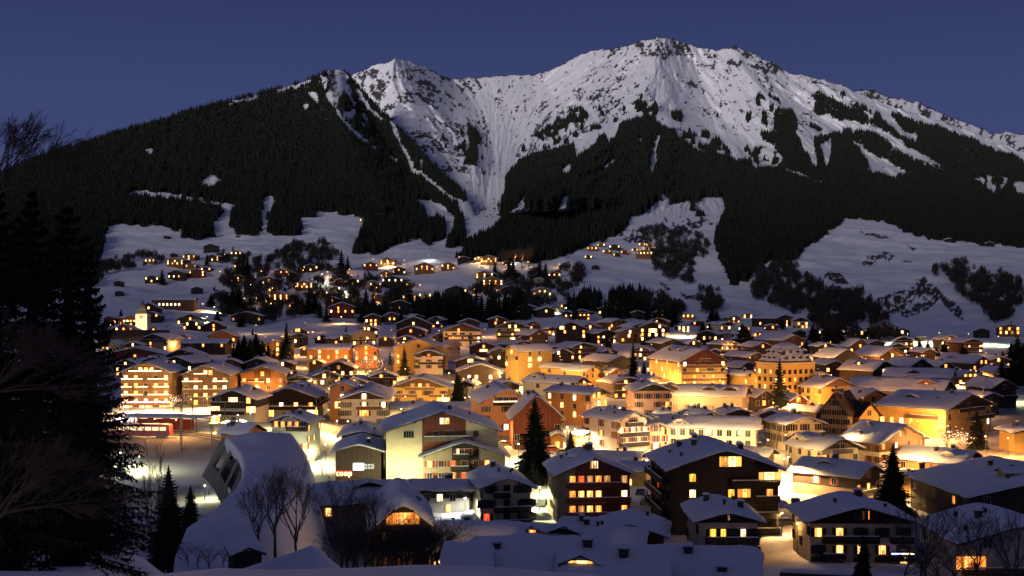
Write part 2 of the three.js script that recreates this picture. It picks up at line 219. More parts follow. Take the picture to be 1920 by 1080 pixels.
function massifMesh(m, o) {
  const cols = Math.round((o.x1 - o.x0) / o.step) + 1, up = o.rows, rows = up + 4, px = (i) => lerp(o.x0, o.x1, i / (cols - 1));
  const rowPy = (x, j) => lerp(interp(m.foot, x), interp(m.crest, x) + (o.jag ? o.jag(x) : 0), j / (up - 1));
  return sheet(cols, rows, (i, j) => {
    const x = px(i); if (j < up) return m.point(x, rowPy(x, j));
    const v = m.point(x, rowPy(x, up - 1)), k = j - up + 1; v.multiply(V(1 + 0.04 * k, 1, 1 + 0.05 * k)); v.y -= v.y * 0.22 * k; return v;
  }, (i, j) => { const x = px(i); return o.color(x, rowPy(x, Math.min(j, up - 1))); });
}
const SNOWHIGH = [0.88, 0.88, 0.90];
function highColor(list, rocks, lean, base = 's') {
  return (x, y) => {
    const k = cover(list, x, y, base, 4); if (k === 'f') return FLOOR;
    let d = 0; for (const r of rocks) if (inside(r, x, y)) d = Math.max(d, r.d);
    const q = x + lean(x, y) * (y - 150), n = fbm(q * 0.16, y * 0.13, 3, 71) * 0.62 + fbm(x * 0.33, y * 0.4, 2, 73) * 0.38;
    d = d ? d * (0.5 + 1.25 * smooth(0.34, 0.62, fbm(x * 0.045, y * 0.05, 3, 77))) : 0; if (n < 0.27 + 0.36 * d) { const b = 0.75 + 0.6 * noise(x * 0.7, y * 0.7, 79); return [ROCK[0] * b, ROCK[1] * b, ROCK[2] * b]; }
    const u = 0.93 + 0.1 * fbm(q * 0.2, y * 0.05, 3, 83); return [SNOWHIGH[0] * u, SNOWHIGH[1] * u, SNOWHIGH[2] * u];
  };
}
const mMountain = new THREE.MeshStandardMaterial({ vertexColors: true, roughness: 0.95, side: THREE.DoubleSide });
const jag = (s, a) => (x) => (fbm(x * 0.09, s, 4, 91) - 0.5) * a;
tag(top(shade(new THREE.Mesh(massifMesh(snowMassif, { x0: 480, x1: 2560, step: 1.7, rows: 210, jag: jag(1, 9), color: highColor(SNOW_COVER, ROCKS, snowMassif.lean) }), mMountain)), 'snow_mountain'), 'snow covered rocky mountain with a wide bowl and a broad summit', 'mountain', null, 'structure');

const farRidge = Massif({ crest: [1480, 200, 1600, 172, 1618, 166, 1640, 168, 1660, 180, 1690, 186, 1720, 191, 1750, 205, 1790, 222, 1830, 236, 1865, 251, 1890, 248, 1920, 250, 1980, 246, 2100, 270, 2560, 330], foot: [1480, 330, 2560, 420], near: [1480, 5200, 2560, 4200], far: [1480, 7600, 2560, 7000], rough: 170 });
tag(top(shade(new THREE.Mesh(massifMesh(farRidge, { x0: 1480, x1: 2560, step: 2.2, rows: 60, jag: jag(5, 9), color: highColor([], [{ d: 0.4, p: [1400, 100, 2700, 100, 2700, 340, 1400, 340] }], () => 0.5) }), mMountain)), 'mountain_ridge'), 'distant snowy ridge with bare rocks behind the forested shoulder', 'ridge', null, 'structure');

const forestHill = Massif({
  crest: [-1500, 420, -400, 372, -100, 342, 0, 326, 20, 320, 80, 293, 150, 273, 210, 253, 300, 228, 345, 212, 400, 197, 440, 187, 500, 172, 560, 156, 590, 145, 605, 138, 622, 131, 642, 131, 652, 140, 664, 152, 690, 183, 720, 213, 760, 253, 800, 298, 840, 338, 872, 368, 890, 402, 900, 409],
  foot: [-1500, 425, 900, 412], near: [-1500, 1900, 900, 1960], far: [-1500, 2500, 0, 2700, 300, 3200, 620, 3900, 660, 3800, 760, 3300, 840, 2600, 872, 2300, 900, 2000], rough: 60,
  relief: [{ l: [640, 131, 680, 210, 740, 300, 790, 360, 830, 400], a: -160, w: 40 }, { l: [610, 140, 640, 240, 690, 340, 720, 400], a: 150, w: 60 }],
});
const HILL_COVER = [
  { t: 's', d: 0.85, p: [597, 141, 622, 128, 645, 128, 654, 151, 659, 180, 643, 168, 634, 186, 631, 205, 643, 222, 656, 234, 678, 255, 673, 257, 633, 217, 612, 180, 604, 155] },
  { t: 's', w: 4.5, d: 0.6, l: [650, 228, 677, 255, 700, 275, 742, 299] }, { t: 's', w: 6, l: [735, 228, 741, 245, 748, 268, 761, 288, 774, 311, 790, 325, 821, 347, 845, 364, 872, 382] }, { t: 's', w: 4, l: [788, 300, 792, 324, 821, 345] },
  { t: 's', d: 0.25, p: [620, 190, 660, 180, 690, 215, 685, 235, 650, 225] }, { t: 's', d: 0.2, p: [555, 165, 595, 175, 600, 210, 570, 205] }, { t: 's', w: 4, l: [668, 165, 690, 198, 715, 222] },
  { t: 's', w: 3, l: [430, 192, 455, 186, 480, 178] }, { t: 's', w: 3, l: [520, 168, 550, 160, 580, 150] },
  { t: 's', p: [373, 342, 392, 326, 420, 334, 402, 343, 383, 347] }, { t: 's', d: 0.9, p: [238, 362, 252, 352, 330, 361, 425, 376, 446, 383, 440, 389, 400, 383, 340, 372, 300, 366] }, { t: 's', p: [495, 371, 512, 364, 518, 378, 506, 396, 496, 410, 491, 395] },
  { t: 's', p: [782, 372, 810, 372, 837, 387, 857, 407, 848, 425, 837, 425, 836, 405, 815, 397, 808, 405] }, { t: 's', p: [590, 400, 594, 392, 640, 398, 668, 400, 690, 404, 690, 420, 590, 420] }, { t: 's', p: [427, 386, 432, 420, 400, 420] },
  { t: 's', p: [272, 278, 288, 277, 286, 283, 275, 284] }, { t: 's', p: [860, 375, 900, 375, 905, 412, 868, 412] },
];
tag(top(shade(new THREE.Mesh(massifMesh(forestHill, { x0: -1500, x1: 898, step: 4, rows: 110, color: highColor(HILL_COVER, [{ d: 0.4, p: [580, 120, 670, 120, 670, 200, 600, 200] }], () => 0.4, 'f') }), mMountain)), 'forested_hill'), 'dark forested hill with a small snowy knob on top', 'hill', null, 'structure');
{ // unseen hillside added behind the camera, shaped to keep the valley out of the afterglow
  const g = sheet(60, 40, (i, j) => { const x = lerp(-9000, 9000, i / 59), t = j / 39, z = -2 + t * 2600, y = 40.3 + Math.pow(t, 0.9) * 1000 + (fbm(x * 0.0012, t * 5, 3, 55) - 0.5) * 160 * t; return V(x, y + (Math.abs(x) > 700 ? 0 : 0), z); });
  tag(top(shade(new THREE.Mesh(g, std(...SNOW, 0.95))), 'hillside'), 'unseen snowy hillside added behind the camera to shade the valley', 'hillside', null, 'structure');
}
// ---------------------------------------------------------------- forests as masses
const matt = (r, g, b) => new THREE.MeshPhysicalMaterial({ color: new THREE.Color().setRGB(r, g, b), roughness: 1, specularIntensity: 0.08, side: THREE.DoubleSide });
const mNeedles = matt(0.022, 0.027, 0.021), mTwigs = std(0.032, 0.026, 0.023, 0.95), mBark = std(0.045, 0.034, 0.026, 0.95);
function smallSpruce(s) { // 1 m tall, rough tiers of drooping boughs
  seed(s); const g = new Geo(), n = 6;
  for (let t = 0; t < n; t++) {
    const y0 = 0.04 + 0.8 * t / n, y1 = y0 + 0.30 - 0.02 * t, r = (0.19 - 0.155 * t / (n - 1)) * rnd(0.9, 1.1), k = 7, turn = rnd(0, 6);
    for (let a = 0; a < k; a++) { const p = turn + a / k * 6.283, q = turn + (a + 1) / k * 6.283, r1 = r * rnd(0.65, 1.2), yy = y0 - rnd(0, 0.05); g.tri(V(0, Math.min(1, y1), 0), V(Math.cos(p) * r1, yy, Math.sin(p) * r1), V(Math.cos(q) * r * 0.62, y0 + 0.03, Math.sin(q) * r * 0.62)); }
  }
  return g.done();
}
function smallBush(s) { // 1 m tall leafless round crown: many twig-like slivers
  seed(s); const g = new Geo(), c = V(0, 0.55, 0);
  for (let k = 0; k < 90; k++) { const a = rnd(0, 6.283), b = Math.acos(rnd(-0.6, 1)), r = rnd(0.28, 0.46), e = V(Math.cos(a) * Math.sin(b) * r, Math.cos(b) * r * 1.05, Math.sin(a) * Math.sin(b) * r).add(c), m = V(rnd(-0.1, 0.1), 0.15, rnd(-0.1, 0.1)).lerp(e, rnd(0.2, 0.5)), w = V(rnd(-1, 1), rnd(-1, 1), rnd(-1, 1)).normalize().multiplyScalar(rnd(0.015, 0.05)); g.tri(m, e.clone().add(w), e.clone().sub(w)); }
  g.bar(V(0, 0, 0), V(0, 0.5, 0), 0.03, 0.015, 4); return g.done();
}
const spruceKinds = [3, 14, 25].map(smallSpruce), bushKinds = [5, 19].map(smallBush);
function mass(name, label, category, spots, kinds, material) { // one kind of plant, too many to count
  const by = kinds.map(() => []); spots.forEach((s, i) => by[i % kinds.length].push(s));
  const root = tag(top(new THREE.Group(), name), label, category, null, 'stuff'), m = new THREE.Matrix4(), q = new THREE.Quaternion(), up = V(0, 1, 0);
  by.forEach((list, n) => { if (!list.length) return; const im = shade(new THREE.InstancedMesh(kinds[n], material, list.length)); im.name = 'crowns'; im.userData.kind = 'stuff'; list.forEach(([v, h, w], i) => im.setMatrixAt(i, m.compose(v, q.setFromAxisAngle(up, i * 2.4), V(h * w, h, h * w)))); root.add(im); });
}
function spread(surface, list, kind, box, step, tall, start, wide = [1.0, 1.5]) {
  const out = []; const [x0, y0, x1, y1] = box;
  for (let y = y0; y < y1; y += step[1]) for (let x = x0; x < x1; x += step[0]) {
    const px = x + rnd(-0.7, 0.7) * step[0], py = y + rnd(-0.7, 0.7) * step[1], v = surface(px, py); if (!v) continue;
    const h = rnd(...tall), lift = h * F / -v.z * 0.4; if (cover(list, px, py - lift, start, 4) !== kind || (kind === 'f' && (cover(list, px, py - lift * 1.5, start, 4) !== kind || cover(list, px + 1.5, py - lift * 0.6, start, 4) !== kind || cover(list, px - 1.5, py - lift * 0.6, start, 4) !== kind))) continue;
    out.push([v.add(V(0, -0.6, 0)), h, rnd(...wide)]);
  }
  return out;
}
seed(101);
const onMassif = (m) => (px, py) => { const c = interp(m.crest, px); if (py < c || py > interp(m.foot, px)) return null; return m.point(px, py); };
const onGround = (px, py) => { if (py < 376) return null; const d = groundHit(px, py); return d > 2500 ? null : V((px - CX) / F * d, groundY((px - CX) / F * d, d), -d); };
mass('spruce_forest', 'black spruce forest covering the lower flanks of the snowy mountain', 'forest', spread(onMassif(snowMassif), SNOW_COVER, 'f', [830, 150, 2160, 410], [1.7, 1.8], [8, 24], 's'), spruceKinds, mNeedles);
mass('spruce_forest', 'black spruce forest covering the hill with the snowy knob', 'forest', spread(onMassif(forestHill), HILL_COVER, 'f', [-140, 130, 898, 412], [2.0, 2.1], [9, 21], 'f'), spruceKinds, mNeedles);
mass('spruce_forest', 'dark spruce forest edging the snowy meadows at the foot of the mountains', 'forest', spread(onGround, GROUND_COVER, 'f', [-100, 378, 2060, 600], [2.6, 2.6], [9, 20], 's'), spruceKinds, mNeedles);
mass('bare_woodland', 'leafless grey brown woods and thickets on the meadow slopes', 'woodland', spread(onGround, GROUND_COVER, 'w', [60, 420, 1980, 640], [6.5, 5.5], [6, 14], 's', [0.7, 1.2]), bushKinds, mTwigs);
// ---------------------------------------------------------------- materials of the village
function canvasTex(w, h, draw, srgb = true) { const c = document.createElement('canvas'); c.width = w; c.height = h; draw(c.getContext('2d'), w, h); const t = new THREE.CanvasTexture(c); if (srgb) t.colorSpace = THREE.SRGBColorSpace; t.wrapS = t.wrapT = THREE.RepeatWrapping; return t; }
function noiseTex(size, fn) { const d = new Uint8Array(size * size * 4); for (let y = 0; y < size; y++) for (let x = 0; x < size; x++) { const v = clamp(fn(x / size, y / size)) * 255, i = (y * size + x) * 4; d[i] = d[i + 1] = d[i + 2] = v; d[i + 3] = 255; } const t = new THREE.DataTexture(d, size, size); t.wrapS = t.wrapT = THREE.RepeatWrapping; t.magFilter = THREE.LinearFilter; t.needsUpdate = true; return t; }
const wrapFbm = (u, v, k, o, s) => { const a = fbm(u * k, v * k, o, s), b = fbm(u * k - k, v * k, o, s), c = fbm(u * k, v * k - k, o, s), e = fbm(u * k - k, v * k - k, o, s); return lerp(lerp(a, b, u), lerp(c, e, u), v); };
const rep = (t, x, y) => { t.repeat.set(1 / x, 1 / y); return t; };
const tPlaster = rep(noiseTex(256, (u, v) => 0.78 + 0.34 * (wrapFbm(u, v, 9, 4, 201) - 0.5) + 0.12 * (wrapFbm(u, v, 60, 2, 203) - 0.5) + 0.1), 7, 7);
const plank = (u) => { const k = Math.floor(u * 24); return [k, u * 24 - k]; };
const tTimber = rep(noiseTex(512, (u, v) => { const [k, f] = plank(u); return (f < 0.07 || f > 0.95 ? 0.35 : 1) * (0.62 + 0.3 * hash(k, 3)) * (0.8 + 0.4 * wrapFbm(u * 1, v, 3, 3, 207 + k)); }), 4.4, 5);
const tTimberBump = rep(noiseTex(512, (u) => { const f = plank(u)[1]; return f < 0.07 || f > 0.95 ? 0 : 0.8; }), 4.4, 5);
const tSnowBump = rep(noiseTex(256, (u, v) => wrapFbm(u, v, 6, 5, 209)), 6, 6);
const plaster = (r, g, b) => std(r, g, b, 0.92, { map: tPlaster }), timber = (r, g, b) => std(r, g, b, 0.85, { map: tTimber, bumpMap: tTimberBump, bumpScale: 0.03 });
const M = {
  w: plaster(0.66, 0.61, 0.52), c: plaster(0.64, 0.55, 0.38), y: plaster(0.66, 0.44, 0.13), p: plaster(0.62, 0.38, 0.27), s: plaster(0.64, 0.34, 0.17), o: plaster(0.55, 0.26, 0.09), g: plaster(0.47, 0.46, 0.40), t: plaster(0.30, 0.24, 0.17), u: plaster(0.36, 0.27, 0.27),
  d: timber(0.065, 0.040, 0.027), b: timber(0.16, 0.075, 0.034), r: timber(0.23, 0.065, 0.04), h: timber(0.33, 0.16, 0.06), k: timber(0.032, 0.024, 0.019), m: timber(0.24, 0.19, 0.13),
};
const mSnow = std(0.84, 0.84, 0.86, 0.9, { bumpMap: tSnowBump, bumpScale: 0.10 }), mRoof = timber(0.05, 0.032, 0.022), mTrim = std(0.07, 0.045, 0.03, 0.8), mGlass = std(0.018, 0.02, 0.026, 0.12), mFrame = std(0.42, 0.36, 0.28, 0.7), mFrameDark = std(0.06, 0.04, 0.03, 0.7);
const mMetal = std(0.09, 0.09, 0.1, 0.5, { metalness: 0.6 }), mConcrete = plaster(0.36, 0.36, 0.34), mTile = std(0.06, 0.05, 0.045, 0.85), mPale = std(0.6, 0.58, 0.54, 0.7);
const mShut = { r: std(0.20, 0.04, 0.03, 0.8), b: std(0.10, 0.055, 0.03, 0.8), k: std(0.03, 0.03, 0.028, 0.8) };
// lit windows: what the room behind shows through curtains and sashes
function roomTex(s) { return canvasTex(32, 32, (x) => { seed(s * 97 + 5); x.fillStyle = '#ffffff'; x.fillRect(0, 0, 32, 32); const l = 4 + rnd(0, 9), r = 4 + rnd(0, 9); for (let i = 0; i < 32; i++) if (i < l || i > 32 - r) { const b = Math.floor(120 + 90 * noise(i * 0.7, s, 5)); x.fillStyle = `rgb(${b + 30},${b},${b - 40})`; x.fillRect(i, 0, 1, 32); } if (s % 2) { x.fillStyle = 'rgba(150,90,40,0.8)'; x.fillRect(8 + rnd(0, 8), 16, 6 + rnd(0, 6), 16); } x.fillStyle = 'rgba(190,150,110,0.9)'; x.fillRect(rnd(8, 20), rnd(2, 8), 6, 7); }); }
const rooms = [1, 2, 3, 4, 5].map(roomTex);
const glow = (r, g, b, t) => new THREE.MeshStandardMaterial({ color: 0x0c0a08, roughness: 0.35, emissive: new THREE.Color().setRGB(r, g, b), emissiveMap: t ?? null, side: THREE.DoubleSide });
const GL = { L: rooms.map((t) => glow(6.0, 4.1, 1.75, t)), O: rooms.map((t) => glow(4.2, 1.9, 0.45, t)), R: rooms.slice(0, 2).map((t) => glow(2.2, 0.3, 0.12, t)), D: rooms.slice(1, 4).map((t) => glow(1.0, 0.55, 0.2, t)), C: rooms.slice(0, 3).map((t) => glow(6, 5.5, 4.6, t)), Y: rooms.slice(2, 5).map((t) => glow(4.4, 2.8, 0.4, t)) };
const GLN = { L: rooms.map((t) => glow(3.6, 2.25, 0.8, t)), O: rooms.map((t) => glow(2.7, 1.1, 0.24, t)), R: GL.R, D: GL.D, C: GL.C.map((m, i) => glow(4.4, 4.0, 3.4, rooms[i])), Y: GL.Y.map((m, i) => glow(2.6, 1.65, 0.22, rooms[i + 2])) };
const mFairy = glow(8, 5.2, 2.9), mFairyPink = glow(6, 2.6, 5), mFairyBlue = glow(2.2, 2.2, 7);

// ---------------------------------------------------------------- shapes of houses
function prism(pts, z0, z1, uvs = 1) { // an outline in x, y pushed along z
  const g = new Geo(), n = pts.length, tri = THREE.ShapeUtils.triangulateShape(pts.map((p) => new THREE.Vector2(p[0], p[1])), []);
  for (const [z, flip] of [[z1, 0], [z0, 1]]) for (const t of tri) { const q = t.map((k) => V(pts[k][0], pts[k][1], z)), u = t.map((k) => [pts[k][0], pts[k][1]]); flip ? g.tri(q[0], q[2], q[1], u[0], u[2], u[1]) : g.tri(q[0], q[1], q[2], u[0], u[1], u[2]); }
  for (let k = 0; k < n; k++) { const a = pts[k], b = pts[(k + 1) % n], l = Math.hypot(a[0] - b[0], a[1] - b[1]), up = Math.abs(a[1] - b[1]) > Math.abs(a[0] - b[0]); up ? g.quad(V(a[0], a[1], z1), V(a[0], a[1], z0), V(b[0], b[1], z0), V(b[0], b[1], z1), z1 - z0, l) : g.quad(V(a[0], a[1], z1), V(a[0], a[1], z0), V(b[0], b[1], z0), V(b[0], b[1], z1), z1 - z0, l); }
  return g.done();
}
// a blanket of snow on a gable roof: rounded rims, a soft ridge, uneven thickness
function snowCap(half, z0, z1, ridge, pitch, T, s, nx = 14, nz = 12) {
  const g = new Geo(), len = z1 - z0, rows = [];
  const ring = (u) => Math.pow(Math.max(0, 1 - Math.pow(Math.abs(u), 2)), 0.5);
  for (let j = 0; j <= nz + 2; j++) {
    const row = [], rimZ = j === 0 || j === nz + 2, w = clamp((j - 1) / nz), z = z0 + len * (0.5 - 0.5 * Math.cos(Math.PI * w) * (0.35) - (0.65) * (0.5 - w));
    for (let i = 0; i <= nx + 2; i++) {
      const rimX = i === 0 || i === nx + 2, v = clamp((i - 1) / nx), x = half * (v * 2 - 1), ax = Math.abs(x), soft = pitch * (Math.sqrt(ax * ax + 0.5) - 0.0) ;
      const eX = Math.min(1, (half - ax) / 0.45), eZ = Math.min(1, Math.min(z - z0, z1 - z) / 0.45), edge = Math.sqrt(Math.max(0, 1 - Math.pow(1 - eX, 2))) * Math.sqrt(Math.max(0, 1 - Math.pow(1 - eZ, 2)));
      const n = 0.62 + 0.85 * fbm(x * 0.35 + s, z * 0.3 + s * 3, 4, 17), y = ridge - soft + (rimX || rimZ ? -0.02 : T * (0.35 + 0.65 * edge) * n + (half > 3 ? 0.16 * (fbm(x * 0.9 + s, z * 0.9, 2, 19) - 0.5) : 0));
      const bulge = rimX || rimZ ? 0 : 0.10 * (1 - Math.min(eX, 1)), rag = half > 2 ? (1 - Math.min(eX, 1)) * (fbm(z * 0.7 + s, x > 0 ? 3 : 9, 3, 23) - 0.35) * 0.55 : 0, ragZ = half > 2 ? (1 - Math.min(eZ, 1)) * (fbm(x * 0.7 + s, z > 0 ? 3 : 9, 3, 29) - 0.35) * 0.45 * Math.sign(z - (z0 + z1) / 2) : 0;
      row.push(V(x + Math.sign(x) * (bulge + rag), y - Math.max(0, rag) * 0.5, z + ragZ));
    }
    rows.push(row);
  }
  for (let j = 0; j < rows.length; j++) for (const p of rows[j]) { g.p.push(p.x, p.y, p.z); g.u.push(p.x, p.z); }
  const c = nx + 3; for (let j = 0; j < rows.length - 1; j++) for (let i = 0; i < c - 1; i++) { const a = j * c + i; g.i.push(a, a + c + 1, a + 1, a, a + c, a + c + 1); }
  return g.done();
}
const WIN = { // width, height, panes across
  1: [1.0, 1.25, 2], 2: [2.1, 1.35, 4], 3: [1.0, 2.0, 1], 4: [3.6, 1.6, 5],
};
const frameGeo = {}, paneGeo = {}, shutterGeo = new Geo().box(0, -0.62, 0, 0.46, 1.25, 0.05).done();
for (const k in WIN) {
  const [w, h, n] = WIN[k], g = new Geo(), a = 0.09;
  g.box(0, h / 2, 0.03, w + 2 * a, a, 0.1).box(0, -h / 2 - a, 0.04, w + 2 * a + 0.1, a, 0.14).box(-w / 2 - a / 2, -h / 2, 0.03, a, h, 0.1).box(w / 2 + a / 2, -h / 2, 0.03, a, h, 0.1);
  for (let i = 1; i < n; i++) g.box(-w / 2 + w * i / n, -h / 2, 0.035, 0.055, h, 0.05);
  frameGeo[k] = g.done(); paneGeo[k] = new Geo().quad(V(-w / 2, -h / 2, 0.02), V(w / 2, -h / 2, 0.02), V(w / 2, h / 2, 0.02), V(-w / 2, h / 2, 0.02), 1, 1).done();
}
const KIND = { L: 1, O: 1, R: 1, D: 1, C: 1, Y: 1, d: 1, s: 1, S: 1, T: 1, W: 2, V: 2, w: 2, B: 3, b: 3, X: 4, Z: 4, x: 4 };
const LITAS = { L: 'L', O: 'O', R: 'R', D: 'D', C: 'C', Y: 'Y', S: 'L', T: 'O', W: 'L', V: 'O', B: 'L', X: 'L', Z: 'O' };
let winCount = 0;
function addWindow(parent, ch, x, y, z, ry, o) {
  if (ch === 'L') { const q = hash(winCount, 77); if (q < 0.16) ch = 'O'; else if (q < 0.3) ch = 'D'; else if (q < 0.36) ch = 'C'; }
  const k = KIND[ch], lit = LITAS[ch], set = lit && (o.d < 330 ? GLN : GL)[lit], m = set ? set[winCount++ % set.length] : mGlass, w = WIN[k][0];
  let root;
  if (o.far) { root = part('window', paneGeo[k], m, parent); }
  else { root = part('window', frameGeo[k], o.darkFrames ? mFrameDark : mFrame, parent); part('pane', paneGeo[k], m, root); if ('sST'.includes(ch) || (o.shut && k < 3)) for (const s of [-1, 1]) part('shutter', shutterGeo, mShut[o.shut || 'b'], root).position.set(s * (w / 2 + 0.33), 0, 0.05); }
  root.position.set(x, y, z); root.rotation.y = ry; const ws = o.ws ?? (o.d < 330 ? 1.08 : o.d < 760 ? 1.32 : 1.5); root.scale.set(ws, ws, 1);
  return root;
}
function addBalcony(parent, x0, x1, y, z, ry, o, fairy) { // along local x of its wall, y: floor of the balcony
  const w = x1 - x0, dpt = o.bd || 1.25, g = new Geo(), cx = (x0 + x1) / 2; g.box(0, -0.16, dpt / 2, w, 0.16, dpt);
  if (o.d < 330) for (let i = 0, n = Math.max(2, Math.round(w / 0.22)); i <= n; i++) g.box(-w / 2 + 0.05 + (w - 0.1) * i / n, 0.06, dpt - 0.05, 0.17, 0.82, 0.035); else g.box(0, 0.05, dpt - 0.05, w, 0.85, 0.05);
  for (const s of [-1, 1]) g.box(s * (w / 2 - 0.03), 0.05, dpt / 2, 0.05, 0.85, dpt - 0.12);
  g.box(0, 0.9, dpt - 0.05, w, 0.09, 0.12);
  const b = part('balcony', g.done(), M[o.bal || 'd'], parent); b.rotation.y = ry; b.position.set(x0 + w / 2, y, z); if (ry) b.position.set(z, y, -(cx) * Math.sign(ry));
  part('snow', new Geo().box(0, 0.99, dpt - 0.05, w * 0.98, 0.13, 0.2).done(), mSnow, b);
  if (fairy) part('fairy_lights', new Geo().box(0, 0.97, dpt + 0.05, w, fairy === 2 ? 0.3 : 0.2, 0.07).done(), fairy === 2 ? mFairyPink : fairy === 3 ? mFairyBlue : mFairy, b);
  return b;
}
function facade(root, rows, width, yAt, zFace, ry, o, capAt) { // rows of windows on one wall
  rows.forEach((spec, r) => {
    const [cells, ...bal] = spec.split('|'), y = yAt(r), full = Math.min(width, capAt ? capAt(y + 0.7) : width), n = cells.length, put = (x, yy, ch) => ry ? addWindow(root, ch, zFace, yy, -x * Math.sign(ry), ry, o) : addWindow(root, ch, x, yy, zFace, 0, o);
    for (let i = 0; i < n; i++) { const ch = cells[i]; if (ch !== '.') { const x = n === 1 ? 0 : full * 0.84 * (i / (n - 1) - 0.5); put(x, y + (KIND[ch] === 3 ? -0.32 : 0), ch); } }
    for (const s of bal.join('').split(',')) if (s) { const a = +s[0] / 9 - 0.5, b = +s[1] / 9 - 0.5, wd = Math.min(width, capAt ? capAt(y - 0.4) + 0.8 : width); addBalcony(root, a * wd, b * wd, y - 1.4, zFace, ry, o, s[2] === '*' ? 1 : s[2] === '+' ? 2 : s[2] === '%' ? 3 : 0); }
  });
}
const LOG = [], PLACED = [];
// A: front tip of the ridge, E: an eave corner of the front gable, base: row where the house meets the ground (all rows and columns of the photograph),
// B: back tip of the ridge, or yaw and len; ww / up: wall and upper wall materials, ud: how far the upper wall comes down below the eaves
function house(label, A, E, base, B, o = {}) {
  const d = o.d = o.d || groundHit(A[0], base), T = o.T ?? 0.55, a3 = at(A[0], A[1], d), ridgeY = a3.y - T * 0.8;
  let yaw = (o.yaw ?? 0) * Math.PI / 180, len = o.len;
  if (B) { const db = (H - a3.y) * F / (B[1] - HZ), b3 = at(B[0], B[1], db), v = a3.clone().sub(b3).setY(0); len = v.length(); yaw = Math.atan2(v.x, v.z); }
  const ux = Math.cos(yaw), uz = -Math.sin(yaw), ex = (E[0] - CX) / F, k = (ex * d - a3.x) / (ux + ex * uz), half = o.w ? o.w / 2 : Math.abs(k), eaveY = H - (E[1] - HZ) / F * (d - uz * k) - T * 0.5;
  const pitch = o.p ?? clamp((ridgeY - eaveY) / half, 0.18, 1.5), p0 = clamp(len ?? half * 2.2, 5, 46); len = p0;
  const fx = Math.sin(yaw), fz = Math.cos(yaw), ctr = V(a3.x - fx * len / 2, 0, a3.z - fz * len / 2);
  let gy = 1e9; for (const [sx, sz] of [[-1, -1], [1, -1], [-1, 1], [1, 1], [0, 0]]) { const x = ctr.x + ux * sx * half * 0.8 + fx * sz * len * 0.4, z = ctr.z + uz * sx * half * 0.8 + fz * sz * len * 0.4; gy = Math.min(gy, groundY(x, -z)); }
  gy -= 0.2; if (o.sink) gy = Math.max(gy, ridgeY - o.sink);
  PLACED.push([A[0], base || A[1] + 60, Math.abs(E[0] - A[0]) * 2]); o.ch ??= d < 640 && d > 150 ? [[(hash(A[0], 3) - 0.5) * 0.9, 0.3 + 0.5 * hash(A[0], 4)], ...(hash(A[0], 9) > 0.5 ? [[(hash(A[0], 7) - 0.5) * 1.2, 0.2 + 0.6 * hash(A[0], 8)]] : [])] : null;
  const root = top(new THREE.Group(), o.name || 'chalet'); tag(root, label, o.cat || 'chalet', o.group); root.position.set(ctr.x, gy, ctr.z); root.rotation.y = yaw;
  const R = ridgeY - gy, far = o.far = d > 760, ovS = Math.min(o.ovs ?? 1.0, half * 0.2), ovF = Math.min(o.ovf ?? 1.3, len * 0.12), ww = half - ovS, z1 = len / 2 - ovF, z0 = -len / 2 + 0.7, t = 0.24;
  const he = R - t * 1.1 - pitch * ww, apex = R - t * 1.1, wm = M[o.ww || 'w'], um = M[o.up || 'd'], hS = o.hs || 2.7;
  LOG.push(`${label.slice(0, 40)} d${d.toFixed(0)} w${(half * 2).toFixed(1)} l${len.toFixed(1)} R${R.toFixed(1)} he${he.toFixed(1)} p${pitch.toFixed(2)} yaw${(yaw * 57.3).toFixed(0)}`);
  const split = o.up ? Math.max(0.5, he - (o.ud ?? 0)) : null;
  if (split !== null && split < he - 0.05) { part('wall', prism([[-ww, 0], [ww, 0], [ww, split], [-ww, split]], z0, z1), wm, root); const q = ww + 0.05; part('upper_wall', prism([[-q, split], [q, split], [q, he], [0, apex], [-q, he]], z0 - 0.04, z1 + 0.06), um, root); }
  else if (split !== null) { part('wall', prism([[-ww, 0], [ww, 0], [ww, he], [-ww, he]], z0, z1), wm, root); const q = ww + 0.03, hh = Math.max(he - 0.01, 0); part('gable', prism([[-q, hh], [q, hh], [0, apex]], z0 - 0.04, z1 + 0.06), um, root); }
  else part('wall', prism([[-ww, 0], [ww, 0], [ww, he], [0, apex], [-ww, he]], z0, z1), wm, root);
  if (o.mid) { const [a, b, m, hb] = o.mid; part('wall_panel', prism([[a * ww, hb ?? 0.6], [b * ww, hb ?? 0.6], [b * ww, apex - 0.1 - Math.abs(b) * ww * pitch], ...(a < 0 && b > 0 ? [[0, apex - 0.1]] : []), [a * ww, apex - 0.1 - Math.abs(a) * ww * pitch]], z1, z1 + 0.09), M[m], root); }
  const roof = part('roof', prism([[0, R], [-half, R - pitch * half], [-half, R - pitch * half - t], [0, R - t], [half, R - pitch * half - t], [half, R - pitch * half]].reverse(), -len / 2, len / 2), mRoof, root);
  part('snow', o.bare ? snowCap(half * 0.9, -len / 2 + 0.5, len / 2 - 0.3, R - 0.1, pitch, 0.1, A[0], 10, 8) : snowCap(half, -len / 2, len / 2, R + 0.0, pitch, T, A[0], far ? 8 : 14, far ? 6 : 12), o.bare ? mTile : mSnow, roof);
  if (d < 420 && !o.plain) for (const f of [-0.96, -0.5, 0, 0.5, 0.96]) part('purlin', new Geo().box(f * ww, R - t - Math.abs(f) * ww * pitch - 0.34, z1 + ovF / 2 - 0.1, 0.2, 0.26, ovF - 0.1).done(), mTrim, roof);
  const y0 = o.y0 ?? 0.3, yAt = (r) => he + y0 - r * hS, cap = (y) => y > he ? 2 * (apex - y) / pitch - 0.4 : 2 * ww, zf = z1 + 0.1, fo = { ...o, ws: o.ws };
